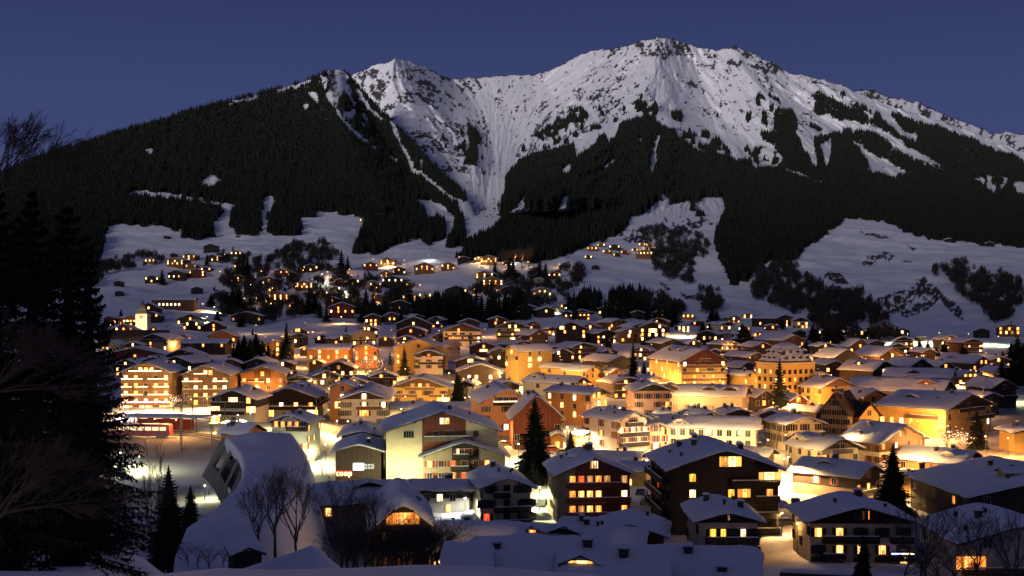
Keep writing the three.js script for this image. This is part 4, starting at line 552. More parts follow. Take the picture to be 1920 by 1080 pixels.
house('terrace house with a lit eave at the foot of the eastern wood', [1892, 686], [1872, 697], 716, null, { yaw: 10, len: 18, ww: 'c', f: ['.d.', 'LOL'] });
house('orange lit house mostly hidden behind the tall dark spruce', [520, 636], [492, 646], 684, null, { yaw: 4, len: 20, ww: 'o', f: ['.O.', 'OLO', 'LOL'], y0: 0.2 });
house('small snow roofed shed left of the nearly black chalet', [592, 672], [576, 680], 700, null, { yaw: 3, len: 12, ww: 'd', f: ['O.'], name: 'shed', cat: 'shed' });
house('chalet with a broad snow roof left of the dark chalet with bright upper windows', [1012, 616], [992, 628], 652, null, { yaw: 26, len: 30, ww: 'd', f: ['.d.', 'L.d'], l: ['....', '.d.L'] });
house('snow roofed house beyond the dormers of the large chalet hotel', [1262, 634], [1240, 643], 660, null, { yaw: 18, len: 24, ww: 'd', f: ['.d.', 'd.O'] });
house('low snow roofed house between brilliant white windows and dark trees', [1302, 636], [1286, 644], 660, null, { yaw: 10, len: 20, ww: 'b', f: ['.L.', '...'] });
house('wide snowy roof behind the domed hotel with a small lit gable', [1490, 626], [1468, 638], 660, null, { yaw: 28, len: 30, ww: 'b', f: ['.d.', 'O.O'], l: ['....', '.d..'] });
house('brown chalet half hidden left of the domed hotel', [1432, 640], [1412, 650], 672, null, { yaw: 12, len: 22, ww: 'd', f: ['.O.', 'd.L'] });
house('snow roofed chalet in the gap left of the domed hotel', [1412, 694], [1396, 704], 738, null, { yaw: 22, len: 20, ww: 'y', f: ['d.', 'OL', '.O'] });
house('small chalet squeezed between yellow gable and snowfield', [722, 628], [706, 636], 650, null, { yaw: 0, len: 14, ww: 'd', f: ['.O.'] });
house('brown house behind the arched grey house', [826, 622], [808, 632], 650, null, { yaw: 2, len: 18, ww: 'd', f: ['.d.', 'L.d'] });
house('dark house between the brown chalet and the wide dark brown chalet', [936, 650], [914, 662], 690, null, { yaw: 2, len: 20, ww: 'd', f: ['.d.', 'dLd'] });
house('snow roofed barn in front of the wide dark brown chalet', [872, 712], [852, 722], 744, null, { yaw: -6, len: 16, ww: 'd', f: ['..', 'd.'] });
house('chalet with an orange lit front before the snowfield trees', [560, 612], [546, 620], 634, null, { yaw: 2, len: 14, ww: 'h', f: ['OL.'] });
house('snow roofed chalet below the yellow three storey house', [1548, 762], [1532, 772], 800, null, { yaw: 30, len: 16, ww: 'd', f: ['.d.'] });
house('long snow roof in the eastern rows with three small dormers', [1716, 690], [1700, 700], 726, null, { yaw: 50, len: 26, ww: 'd', w: 15, p: 0.4, f: ['d.d'], l: ['....', 'L.d.'], dm: [[-0.6, 0.3, 3, 0.8], [-0.6, 0.55, 3, 0.8]] });
house('little chalet by the eastern bushes', [1744, 652], [1730, 660], 676, null, { yaw: 8, len: 18, ww: 'b', f: ['.d.', 'L.d'] });
house('snow covered roof at the edge between eastern chalets', [1862, 734], [1842, 744], 780, null, { yaw: 20, len: 18, ww: 'd', f: ['.d.', 'LO.'] });
house('peach coloured annex just right of the white flower balcony house', [1232, 790], [1212, 800], 844, null, { yaw: 8, len: 14, ww: 's', f: ['.d.', 'dwd', '.C.'], y0: -0.4, shut: 'r' });
house('low yellow lit building behind the glowing hotel', [1226, 864], [1226, 876], 908, null, { yaw: 76, len: 13, w: 9, p: 0.3, ww: 'y', l: ['....', 'd.L.'] });
house('snow covered terrace building between glowing hotel and white house', [1206, 846], [1206, 856], 876, null, { yaw: 72, len: 18, w: 9, p: 0.3, ww: 'c', l: ['.d.d.', 'L.LL.'] });
house('low snow roofed store right of the tall apartment house', [1452, 838], [1452, 850], 872, null, { yaw: 60, len: 14, w: 9, p: 0.35, ww: 't', l: ['d.d.', '.L..'] });
house('small snow roofed garage on the lane behind the red barn', [1046, 806], [1032, 816], 846, null, { yaw: 6, len: 10, ww: 'o', f: ['...', '.L.'], name: 'garage', cat: 'garage' });
house('little shop with a bright front in the street below the orange house', [1108, 806], [1092, 816], 838, null, { yaw: 20, len: 9, ww: 'y', f: ['.X.'], y0: -1.2, name: 'shop', cat: 'shop' });
house('snowy roofed house squeezed between pink house and cream hotel', [1258, 770], [1240, 780], 816, null, { yaw: 4, len: 14, ww: 'c', f: ['.d.', 'dLd', 'd.d'], y0: 0 });
// ---- small far houses: rows along the village edge and hamlets on the slopes
const ORD = ['first', 'second', 'third', 'fourth', 'fifth', 'sixth', 'seventh', 'eighth', 'ninth', 'tenth', 'eleventh', 'twelfth', 'thirteenth', 'fourteenth', 'fifteenth', 'sixteenth', 'seventeenth', 'eighteenth', 'nineteenth', 'twentieth', 'twenty-first', 'twenty-second', 'twenty-third', 'twenty-fourth', 'twenty-fifth', 'twenty-sixth', 'twenty-seventh', 'twenty-eighth'];
const ordinal = (i, n) => i === 0 ? 'leftmost' : i === n - 1 ? 'rightmost' : ORD[i] + ' from left';
function row(where, group, list) { // [column, base row, width, windows..., walls]
  const order = list.map((q) => q[0]).sort((a, b) => a - b);
  list.forEach(([px, py, w, walls, ...f], i) => { const k = order.indexOf(px), lit = f.join('').replace(/[.d|]/g, '').length, tone = { k: 'dark', d: 'dark', b: 'brown', h: 'warm lit', r: 'reddish', c: 'pale', w: 'white', o: 'orange lit', t: 'grey' }[walls];
    const kind = lit ? 'chalet' : 'barn';
    house(`small ${tone} ${kind}${lit ? '' : ' without lights'}, ${ordinal(k, list.length)} ${where}`, [px, py - w * 0.6], [px - w / 2, py - w * 0.42], py, null, { yaw: -14 + 28 * hash(px, 5), len: lit ? undefined : 9, ww: walls, f, group, name: kind, cat: kind, y0: -0.9 }); });
}
row('of the edge row under the black grove', 'chalets along the village edge', [[960, 597, 30, 'd', 'L.d'], [987, 590, 34, 'k', '.d.', 'LL.'], [1025, 596, 36, 'd', 'dLd'], [1040, 586, 22, 't', 'L.'], [1060, 580, 20, 'b', 'O.'], [1137, 592, 34, 'd', '.d.', 'L.d'], [1160, 590, 24, 'k', 'dd'], [1196, 598, 28, 'd', 'd.d']]);
row('of the eastern edge row below the meadow', 'chalets below the eastern meadow', [[1290, 600, 24, 'o', 'OLO'], [1283, 622, 24, 't', 'LCL', 'LLL'], [1310, 612, 20, 'd', 'O.'], [1377, 606, 26, 'h', '.C.', 'LLL'], [1403, 597, 18, 'h', 'OO', 'LL'], [1427, 602, 26, 'd', '.LL'], [1450, 620, 22, 'b', '.O.'], [1395, 624, 24, 'd', 'C.L'], [1470, 640, 26, 'd', '.d.', 'd.d'], [1446, 648, 22, 'd', 'O.d'], [1365, 640, 30, 't', 'dd', 'CC'], [1425, 636, 26, 'r', 'OLO'], [1500, 634, 28, 'd', '.dd'], [1340, 668, 24, 'd', '.d']]);
row('of the back row beyond the dark trees', 'chalets of the eastern back row', [[1545, 630, 22, 'd', 'L.'], [1590, 628, 26, 'd', 'C.d'], [1607, 634, 30, 'b', '...L'], [1634, 630, 30, 'd', 'L.d'], [1662, 630, 34, 'd', '.dd'], [1692, 634, 34, 'd', 'dCd'], [1730, 640, 18, 'd', '.'], [1842, 634, 34, 'k', '...d'], [1893, 632, 44, 'h', 'LOL', 'OLLO']]);
row('of the hamlet on the knoll', 'chalets of the hamlet on the knoll', [[1103, 486, 15, 'd', 'LL'], [1110, 472, 20, 'h', 'LOL'], [1127, 464, 16, 'h', 'OL'], [1137, 476, 16, 'h', 'LO'], [1152, 470, 22, 'd', 'LdL'], [1157, 482, 15, 'd', 'L.'], [1172, 478, 17, 'r', 'OL'], [1190, 472, 13, 'd', 'LL'], [1204, 462, 14, 'h', 'LO'], [1218, 464, 16, 'h', 'LL'], [1208, 487, 34, 'h', 'LLLOL'], [1226, 480, 14, 'd', 'O.']]);
row('of the western slope hamlet', 'chalets of the western slope hamlet', [[280, 495, 20, 'h', 'LLO'], [327, 502, 34, 'h', 'OLL', 'LLLL'], [353, 490, 26, 'h', 'OLO', '.L.'], [357, 506, 22, 'h', 'OL'], [385, 511, 20, 'd', 'LL'], [397, 492, 26, 'd', 'L.L', 'LLO'], [413, 484, 20, 'd', 'd.L'], [442, 482, 22, 'd', 'LLO'], [284, 532, 28, 'd', 'LdL', '.L.'], [330, 527, 36, 'd', '....', 'LLL.'], [368, 522, 32, 'r', 'OdL', '..L'], [446, 532, 30, 'h', 'dOd', 'LLL'], [450, 508, 26, 't', 'L.d', '.d.'], [503, 535, 28, 'd', '.L.', 'LL.'], [527, 520, 28, 'r', '.OO'], [548, 522, 22, 'd', 'O.L'], [570, 545, 34, 'h', 'OLO', 'LOLL'], [582, 512, 30, 'd', 'L.L', '.L.'], [512, 550, 20, 't', 'YY']]);
row('in the rows above the snowy village field', 'chalets above the village field', [[489, 568, 26, 'd', 'LOL', 'L.L'], [520, 570, 42, 'h', 'OLLO', 'LLLL'], [601, 560, 30, 'h', 'OLL', 'LL.'], [622, 572, 28, 'd', '.O.', 'LL.'], [641, 597, 52, 'r', '.O..', 'COOO'], [672, 572, 20, 'd', 'LL'], [628, 549, 22, 'd', '.L'], [549, 578, 18, 'd', 'L.']]);
row('along the meadow road', 'chalets along the meadow road', [[637, 537, 26, 'r', 'O.O'], [661, 536, 26, 'k', 'L.L', '.L.'], [695, 508, 30, 'r', 'LOO'], [726, 500, 30, 'h', 'OL.', 'LLC'], [724, 521, 24, 'h', '.O.', 'OL.'], [748, 516, 28, 'd', 'LL.', 'O.L'], [796, 514, 38, 'h', '.OO.', 'LLLO'], [840, 508, 28, 'h', 'LLd', '.OO'], [735, 542, 44, 'k', 'CCCC'], [763, 541, 24, 'd', '.L.'], [700, 545, 34, 't', '.L.C'], [797, 562, 26, 'c', 'LdL'], [855, 562, 46, 'k', '...L'], [767, 566, 28, 'd', 'L.O', '.LO'], [750, 588, 44, 'k', '..d', 'LLd'], [710, 566, 26, 'd', 'Od.'], [870, 494, 24, 'k', '...'], [898, 492, 20, 'd', 'L..']]);
row('of the bright chalets below the central wood', 'chalets below the central wood', [[916, 498, 34, 'h', 'OLO', 'LLLL'], [908, 528, 36, 'h', 'OCL', 'LLO'], [924, 543, 42, 'h', 'LOOL', 'LLOL'], [1010, 534, 24, 't', '.d.'], [1040, 524, 26, 'h', 'LOL'], [1017, 560, 38, 't', '.LL.', 'LdL'], [968, 520, 18, 'd', 'L.'], [955, 548, 22, 'd', 'dd.'], [1062, 540, 24, 'd', 'd.d'], [948, 498, 16, 'd', 'O.']]);
row('alone on the snowy slopes', 'hay barns on the slopes', [[311, 448, 12, 'k'], [325, 483, 16, 'k'], [395, 474, 30, 'k'], [369, 552, 26, 'k'], [221, 537, 20, 'k'], [223, 556, 20, 'k'], [1116, 506, 17, 'k'], [1781, 455, 16, 'k'], [1857, 463, 18, 'k'], [410, 562, 28, 'k'], [445, 446, 9, 'k']]);
row('up at the wood edge', null, [[680, 416, 12, 'h', 'LO']]);

// ---- the tightly packed rooftops in between: lines of houses at about one distance, wherever none stands yet
function fill(where, group, py0, x0, x1, step, w0, kinds) {
  seed(py0 * 7 + x0); const list = [];
  for (let px = x0; px < x1; px += step * rnd(0.8, 1.25)) { const py = py0 + rnd(-5, 5), w = w0 * rnd(0.8, 1.25); if (PLACED.some(([a, b, c]) => Math.abs(a - px) < (c + w) * 0.36 && Math.abs(b - py) < 13)) continue; list.push([Math.round(px), py, w]); }
  list.forEach(([px, py, w], i) => { const walls = kinds[Math.floor(rnd(0, kinds.length))], tone = { k: 'black', d: 'dark', b: 'brown', h: 'honey coloured', r: 'reddish', c: 'cream', p: 'pinkish', o: 'orange', t: 'grey', y: 'yellow' }[walls], f = []; for (let r = 0; r < 3; r++) { let q = ''; for (let k = 0; k < 4; k++) q += r === 0 ? '.Ld.'[rnd() < 0.5 ? k : 0] : 'LOd.dLdOC.'[Math.floor(rnd(0, 10))]; f.push(q + (rnd() < 0.4 ? '|09' : '')); }
    house(`${tone} house, ${ordinal(i, list.length)} of the line ${where}`, [px, py - w * 0.68], [px - w / 2, py - w * 0.48], py, null, { yaw: rnd(-22, 38), len: undefined, ww: walls, up: rnd() < 0.6 ? 'd' : undefined, ud: rnd(-0.2, 1.5), f, l: ['....', rnd() < 0.5 ? '.L.d' : 'd..d'], group, y0: 0.1, bal: 'd', dm: rnd() < 0.35 ? [[-0.55, rnd(0.3, 0.6), 3.5, 0.9]] : null }); });
}
const MIX = ['d', 'k', 'b', 'h', 'c', 't', 'd', 'r'];
fill('just below the village snowfield', 'rooftops below the snowfield', 652, 560, 800, 42, 42, MIX);
fill('level with the arched grey house', 'rooftops level with the arched grey house', 664, 770, 1000, 40, 44, MIX);
fill('behind the large chalet hotel', 'rooftops behind the large chalet hotel', 626, 1000, 1520, 38, 36, MIX);
fill('level with the golden guest house roof', 'rooftops level with the guest house roof', 648, 1010, 1420, 42, 40, MIX);
fill('along the dark eastern trees', 'rooftops along the eastern trees', 616, 1300, 1560, 34, 30, MIX);
fill('left and right of the domed roof', 'rooftops beside the domed roof', 668, 1370, 1760, 44, 42, MIX);
fill('between brown eastern chalet and eastern wood', 'rooftops before the eastern wood', 698, 1690, 1900, 46, 46, MIX);
fill('right of the domed hotel', 'rooftops right of the domed hotel', 716, 1540, 1720, 44, 42, MIX);
fill('under the church', 'rooftops under the church', 662, 205, 520, 44, 44, MIX);
fill('above the church', 'rooftops above the church', 614, 205, 500, 40, 34, ['d', 'k', 'b', 'h']);
fill('between fairy light hotel and dark grove', 'rooftops over the fairy light hotel', 704, 236, 560, 50, 50, ['d', 'b', 'd', 'k']);
fill('under the park', 'rooftops under the park', 736, 560, 760, 50, 50, MIX);
fill('in front of the arched grey house', 'rooftops in front of the arched grey house', 690, 820, 1010, 48, 48, MIX);
fill('behind the golden terrace row', 'rooftops behind the golden terrace row', 676, 1000, 1240, 44, 44, MIX);
fill('below the golden guest house', 'rooftops below the guest house', 748, 830, 1120, 52, 50, ['y', 'o', 'c', 'd', 'b']);
fill('between pink house and chalet hotel', 'rooftops between pink house and chalet hotel', 752, 1180, 1430, 54, 52, ['y', 'c', 'd', 'b']);
fill('behind the cream shuttered house', 'rooftops behind the cream shuttered house', 800, 1290, 1500, 56, 54, ['c', 'd', 'y', 'b']);
fill('beside the eastern street', 'rooftops beside the eastern street', 770, 1850, 1930, 50, 50, ['d', 'b']);
fill('along the far lit road', 'rooftops along the far lit road', 660, 1560, 1860, 44, 36, ['d', 'k', 'b']);
fill('at the foot of the black grove', 'rooftops at the foot of the black grove', 612, 700, 1000, 38, 34, ['d', 'k', 'b']);
fill('along the top of the village', 'rooftops along the top of the village', 600, 1000, 1240, 34, 28, ['d', 'k', 'b']);
// ---------------------------------------------------------------- church, domed hotel, station, tunnel gallery
const onLand = (px, py) => { const d = groundHit(px, py), x = (px - CX) / F * d; return V(x, groundY(x, d), -d); };
let churchAt;
{ // church tower with a bell stage and a pointed helm
  const p = onLand(268, 622), d = -p.z, m = d / F, root = top(new THREE.Group(), 'church'); root.position.copy(p); churchAt = p; tag(root, 'white church tower with a pointed grey helm roof', 'church');
  const w = 22 * m, h = 34 * m, g = new Geo().box(0, -1, 0, w, h + 1, w); part('tower', g.done(), M.w, root);
  for (const [x, z, ry] of [[0, w / 2 + 0.05, 0], [w / 2 + 0.05, 0, Math.PI / 2]]) { for (const s of [-1, 1]) { const q = part('bell_opening', new Geo().box(s * 0.62, 0, 0, 0.7, 2.2, 0.12).done(), mTile, root); q.position.set(x, h * 0.74, z); q.rotation.y = ry; } }
  const hs = 26 * m, a = w / 2 + 0.5, helm = new Geo(), q = (k, r, y) => V(Math.cos(k * Math.PI / 2 + Math.PI / 4) * r * 1.414, y, Math.sin(k * Math.PI / 2 + Math.PI / 4) * r * 1.414);
  for (let k = 0; k < 4; k++) { helm.quad(q(k, a, h), q(k + 1, a, h), q(k + 1, a * 0.62, h + hs * 0.22), q(k, a * 0.62, h + hs * 0.22), 2, 2); helm.tri(q(k, a * 0.62, h + hs * 0.22), q(k + 1, a * 0.62, h + hs * 0.22), V(0, h + hs, 0)); helm.tri(q(k, a, h), q(k + 1, a, h), V(0, h, 0)); }
  part('helm_roof', helm.done(), std(0.16, 0.15, 0.13, 0.8), root);
}
house('church nave with a long bare brown roof and no snow', [317, 618], [328, 640], 650, null, { name: 'church_nave', cat: 'church', w: 12, p: 0.8, yaw: 86, len: 46, ww: 'd', bare: 1, l: ['........'], T: 0.3 });
{ // the domed hotel: a tall yellow block with a bell shaped snowy mansard
  const p = onLand(1473, 764), d = -p.z, m = d / F, root = top(new THREE.Group(), 'hotel'); root.position.copy(p); root.rotation.y = 0.5; tag(root, 'tall yellow hotel with a domed snowy mansard roof and dormers', 'hotel');
  const w = 84 * m, h = 86 * m, g = new Geo().box(0, -1, 0, w, h + 1, w * 0.8); part('wall', g.done(), M.y, root);
  const prof = [[1.06, 0], [0.98, 0.06], [0.78, 0.28], [0.62, 0.5], [0.5, 0.72], [0.36, 0.82], [0.16, 0.92], [0, 0.95]], cols = 33, rh = 36 * m;
  const dome = (grow, y0) => sheet(cols, prof.length, (i, j) => { const a = i / (cols - 1) * 6.2832, c = Math.cos(a), s = Math.sin(a), k = 1 / Math.pow(Math.pow(Math.abs(c), 5) + Math.pow(Math.abs(s), 5), 0.2), r = prof[j][0] + grow; return V(c * k * r * w / 2, h + y0 + prof[j][1] * rh, s * k * r * w * 0.4); });
  const rf = part('roof', dome(0, 0), mTile, root); const sn = new THREE.BufferGeometry().copy(dome(0.02, 0.35)), sp = sn.attributes.position; for (let i = 0; i < sp.count; i++) sp.setY(i, sp.getY(i) + 0.4 * fbm(sp.getX(i) * 0.5, sp.getZ(i) * 0.5, 3, 7)); sn.computeVertexNormals(); part('snow', sn, mSnow, rf);
  part('cornice', new Geo().box(0, h - 0.5, 0, w * 1.05, 0.5, w * 0.85).done(), M.c, root);
  for (const [sx, sz, n] of [[0, 1, 4], [-1, 0, 3], [1, 0, 3]]) for (let k = 0; k < n; k++) for (let r = 0; r < 2; r++) {
    const ry = sx * Math.PI / 2, off = (k - (n - 1) / 2) * w * 0.2, rr = (r ? 0.66 : 0.9), x = sx ? sx * w / 2 * rr : off, z = sx ? off * 0.8 : w * 0.4 * rr, y = h + (r ? 0.34 : 0.06) * rh, dg = new THREE.Group(); dg.name = 'dormer'; dg.position.set(x, y, z); dg.rotation.y = ry; root.add(dg);
    part('dormer_wall', prism([[-0.8, 0], [0.8, 0], [0.8, 1.7], [0, 2.3], [-0.8, 1.7]], -1.8, 0.3), mTile, dg); part('snow', snowCap(1.2, -1.8, 0.7, 2.4, 0.55, 0.4, k, 6, 5), mSnow, dg); addWindow(dg, 'd', 0, 0.95, 0.33, 0, { far: true, ws: 0.8 });
  }
  for (const [sx, n] of [[0, 6], [-1, 4], [1, 4]]) for (let r = 0; r < 5; r++) for (let k = 0; k < n; k++) { const ry = sx * Math.PI / 2, off = (k - (n - 1) / 2) * w * (sx ? 0.19 : 0.155), ch = 'ddddLdddOd'[Math.floor(hash(k, r, sx + 5) * 10)]; addWindow(root, ch, sx ? sx * (w / 2 + 0.05) : off, 2.4 + r * (h - 3) / 5, sx ? off : w * 0.4 + 0.05, ry, { ws: 1.15, darkFrames: 1 }); }
}
{ // station: platform roof, red train, masts
  const a = onLand(262, 808), b = onLand(455, 808);
  const c = at(362, 788, 352), root = top(new THREE.Group(), 'platform_roof'); tag(root, 'long flat snow covered station platform roof on posts', 'canopy'); root.position.set(c.x - 6, groundY(c.x, 352), -352); root.rotation.y = -0.12;
  part('roof', new Geo().box(0, 4.0, 0, 27, 0.3, 7).done(), mTrim, root); part('snow', snowCap(3.6, -13.6, 13.6, 4.35, 0.03, 0.45, 3, 6, 14).rotateY(Math.PI / 2), mSnow, root);
  for (let k = -2; k <= 2; k++) part('post', new Geo().box(k * 5.6, 0, 0, 0.25, 4.0, 0.25).done(), mMetal, root);
  part('red_wall', new Geo().box(-3, 0.1, -2.6, 17, 3.5, 0.2).done(), std(0.3, 0.05, 0.03, 0.7), root);
  for (const k of [-8, -3.5, 1, 5, 9]) part('strip_light', new Geo().box(k, 3.72, 1, 2.2, 0.12, 0.3).done(), glow(6, 4.2, 2.2), root);
  const tr = top(new THREE.Group(), 'train_carriage'), tc = at(268, 806, 336); tag(tr, 'red railway carriage with a cream window band standing by the platform', 'train'); tr.position.set(tc.x - 1, groundY(tc.x, 336) + 0.2, -336); tr.rotation.y = -0.1;
  part('body', prism([[-1.35, 0.9], [1.35, 0.9], [1.4, 2.0], [1.35, 3.2], [0.9, 3.7], [-0.9, 3.7], [-1.35, 3.2], [-1.4, 2.0]], -9, 9).rotateY(Math.PI / 2), std(0.36, 0.03, 0.025, 0.4), tr);
  part('window_band', new Geo().box(0, 2.05, 1.42, 16.6, 0.95, 0.06).done(), glow(1.5, 1.05, 0.55), tr); part('underframe', new Geo().box(0, 0.45, 0, 17, 0.5, 2.2).done(), mMetal, tr);
  for (let k = 0; k <= 8; k++) part('window_post', new Geo().box(-8.2 + k * 2.05, 2.0, 1.46, 0.3, 1.05, 0.06).done(), std(0.36, 0.03, 0.025, 0.4), tr);
  for (const x of [-6.3, 6.3]) part('bogie', new Geo().box(x, 0, 0, 2.6, 0.75, 1.9).done(), mMetal, tr); part('snow', snowCap(1.1, -8.9, 8.9, 3.72, 0.12, 0.2, 9, 6, 10).rotateY(Math.PI / 2), mSnow, tr);
  [[338, 834, 13, 'thin railway mast beside the end of the red platform wall'], [341, 846, 15, 'railway mast with double post nearest the lit embankment'], [397, 836, 5.5, 'short signal post on the railway bank'], [361, 796, 10, 'thin lamp mast behind the platform roof'], [368, 812, 4.5, 'little signal post between the tracks'], [421, 808, 8, 'thin mast by the station umbrellas']].forEach(([px, py, h, label]) => {
    const p = onLand(px, py), m = top(new THREE.Group(), 'railway_mast'); m.position.copy(p); tag(m, label, 'mast'); part('pole', new Geo().box(0, -0.3, 0, 0.22, h + 0.3, 0.22).done(), mMetal, m); if (h > 6) part('arm', new Geo().box(0.8, h - 0.9, 0, 1.8, 0.12, 0.12).done(), mMetal, m); else part('signal_head', new Geo().box(0, h - 0.9, 0.1, 0.5, 0.9, 0.3).done(), mMetal, m); });
  for (const off of [0, 4.6, 9]) { const g = new Geo(); for (const s of [-0.5, 0.5]) for (let k = 0; k < 30; k++) { const q = (t) => { const px = lerp(300, 470, t), d = 350 - off - 26 * t * t, x = (px - CX) / F * d; return V(x, groundY(x, d) + 0.12, -d + s); }; g.bar(q(k / 30), q((k + 1) / 30), 0.07, 0.07, 4); } const rl = top(shade(new THREE.Mesh(g.done(), mMetal)), 'railway_track'); tag(rl, 'railway track curving from the platform towards the gallery', 'track', null, 'structure'); }
  [[401, 800], [426, 800], [451, 797]].forEach(([px, py], i) => { const p = onLand(px, py + 10), u = top(new THREE.Group(), 'parasol'); u.position.copy(p); tag(u, `${['leftmost', 'middle', 'rightmost'][i]} of the three white lit parasols on the station square`, 'parasol', 'parasols on the station square'); part('pole', new Geo().box(0, 0, 0, 0.09, 3.0, 0.09).done(), mMetal, u); part('canopy', new THREE.ConeGeometry(2.0, 0.8, 10).translate(0, 3.0, 0), mPale, u); });
}
{ // the railway gallery under the snowy mound, and the mound
  const L = [[425, 820, 236], [440, 834, 222], [453, 852, 207], [459, 872, 195], [457, 892, 184], [442, 918, 171], [405, 955, 155], [362, 985, 143], [342, 1010, 134], [334, 1050, 120], [330, 1110, 104]], Rr = [[545, 812, 240], [556, 828, 232], [568, 848, 222], [575, 868, 212], [575, 888, 203], [558, 915, 186], [526, 945, 168], [500, 975, 152], [482, 1005, 142], [462, 1050, 126], [440, 1110, 108]];
  const n = L.length, row = (A, t) => { const k = Math.min(n - 2, Math.floor(t * (n - 1))), f = t * (n - 1) - k; return at(lerp(A[k][0], A[k + 1][0], f), lerp(A[k][1], A[k + 1][1], f), lerp(A[k][2], A[k + 1][2], f)); };
  const g = sheet(44, 71, (i, j) => { const t = clamp((j - 4) / 66), a = row(L, t), b = row(Rr, t), back = Math.max(0, 4 - j); let p;
    if (i < 4) { p = a.clone(); const k = (4 - i) / 4; p.y -= 2.2 * k * k * 0.9 + (i === 0 ? 0.6 : 0); p.x -= 0.45 * Math.sin(k * 1.6); p.x += i === 0 ? 0.6 : 0; } else if (i > 35) { p = b.clone(); const k = (i - 35) / 8; p.x += 5 * k; p.y = lerp(b.y, groundY(p.x, -p.z) - 0.4, k * k * (3 - 2 * k)); } else { const u = (i - 4) / 31; p = a.clone().lerp(b, u); p.y += 0.5 * Math.sin(u * Math.PI) + (fbm(p.x * 0.12, p.z * 0.12, 3, 77) - 0.5) * 0.7 * Math.sin(u * Math.PI); }
    if (p.z > -165) { const e = smooth(165, 125, -p.z); p.y += e * ((fbm(p.x * 0.22, p.z * 0.22, 4, 88) - 0.5) * 2.6); }
    if (back) { p.z -= back * back * 0.9; p.y -= back * back * 0.9; } return p; });
  tag(top(shade(new THREE.Mesh(g, mSnow)), 'snow_mound'), 'smooth snow covered mound over the railway gallery', 'mound', null, 'structure');
  const mGallery = plaster(0.2, 0.2, 0.175), gal = top(new THREE.Group(), 'railway_gallery'); tag(gal, 'concrete railway gallery with slanting columns opening under the snowy mound', 'gallery');
  const P = (px, py, d) => at(px, py, d), beam = (a, b, r) => { const gg = new Geo(); gg.bar(a, b, r, r, 4); return gg.done(); };
  const topRow = [[424, 824, 240], [438, 838, 227], [450, 856, 213], [456, 876, 201], [455, 893, 192]], g2 = new Geo(), inner = new Geo();
  const t3 = topRow.map((q) => P(...q)), b3 = t3.map((v, i) => v.clone().add(V(-3.6 + i * 0.3, -7.2, 2.2)));
  for (let i = 0; i < 4; i++) { const o = V(2.6, 0, -1.4); inner.quad(b3[i].clone().add(o), b3[i + 1].clone().add(o), t3[i + 1].clone().add(o), t3[i].clone().add(o), 3, 6); const w0 = b3[i].clone().lerp(t3[i], 0.34), w1 = b3[i + 1].clone().lerp(t3[i + 1], 0.34); g2.quad(b3[i], b3[i + 1], w1, w0, 3, 2); const h0 = b3[i].clone().lerp(t3[i], 0.9), h1 = b3[i + 1].clone().lerp(t3[i + 1], 0.9); g2.quad(h0, h1, t3[i + 1], t3[i], 3, 1); }
  part('back_wall', inner.done(), mTile, gal); part('parapet', g2.done(), mGallery, gal);
  t3.forEach((v, i) => { part('column', beam(b3[i], v, i === 0 ? 0.8 : 0.36), mGallery, gal); });
  part('wing_wall', new Geo().quad(P(388, 878, 240), P(412, 884, 232), P(412, 900, 230), P(388, 893, 238), 6, 3).quad(P(388, 872, 243), P(412, 878, 236), P(412, 884, 232), P(388, 878, 240), 6, 1).done(), M.t, gal);
  part('edge_beam', (() => { const gg = new Geo(); for (let i = 0; i < 4; i++) gg.bar(t3[i], t3[i + 1], 0.32, 0.32, 5); return gg.done(); })(), mGallery, gal);
  
}
{ // signs on the barn: white panel, pale lettered panel, red neon letters
  const barn = scene.children.find((o) => o.userData.label?.startsWith('windowless')), z = 0.14, box3 = new THREE.Box3().setFromObject(barn.children[0]), fz = barn.children[0].geometry.boundingBox ?? (barn.children[0].geometry.computeBoundingBox(), barn.children[0].geometry.boundingBox), Z = fz.max.z + 0.12, W = fz.max.x;
  const { FontLoader } = await import('three/addons/loaders/FontLoader.js'), { TextGeometry } = await import('three/addons/geometries/TextGeometry.js');
  const font = await new FontLoader().loadAsync('fonts/droid/droid_sans_bold.typeface.json');
  const txt = (s, size) => { const g = new TextGeometry(s, { font, size, depth: 0.06, curveSegments: 4 }); g.computeBoundingBox(); return g.translate(-(g.boundingBox.max.x + g.boundingBox.min.x) / 2, 0, 0); };
  const sign = (name, label, x, y, w, h, board, letters, lm, text, size) => { const s = top(new THREE.Group(), name); tag(s, label, 'sign'); s.position.copy(barn.localToWorld(V(x, y, Z))); s.rotation.y = barn.rotation.y; part('board', new Geo().box(0, 0, 0, w, h, 0.12).done(), board, s); if (text) part('letters', txt(text, size).translate(0, (h - size) / 2, 0.07), lm, s); return s; };
  barn.updateMatrixWorld(true);
  sign('lit_sign', 'square white lit sign board on the dark barn', W * 0.02, 2.6, 2.5, 1.6, glow(3.2, 3.2, 3.3));
  const s2 = sign('lettered_sign', 'dark sign with pale lettering beside the square white board', W * 0.46, 2.7, 2.9, 1.5, mTile);
  seed(5); const lg = new Geo(); for (let r = 0; r < 2; r++) for (let k = 0; k < 7; k++) { const x = -1.2 + k * 0.38, y = 0.18 + r * 0.62; lg.box(x, y, 0.09, 0.09, 0.5, 0.05); lg.box(x + 0.12, y + rnd(0, 0.4), 0.09, 0.2, 0.09, 0.05); if (k % 2) lg.box(x + 0.2, y, 0.09, 0.08, 0.45, 0.05); } part('letters', lg.done(), glow(1.1, 1.15, 0.95), s2);
  sign('neon_sign', 'red neon shop sign with glowing letters at the barn corner', -W * 0.62, 1.3, 3.6, 1.25, glow(0.7, 0.05, 0.03), 1, glow(6, 2.6, 1.2), 'coop', 1.15);
}

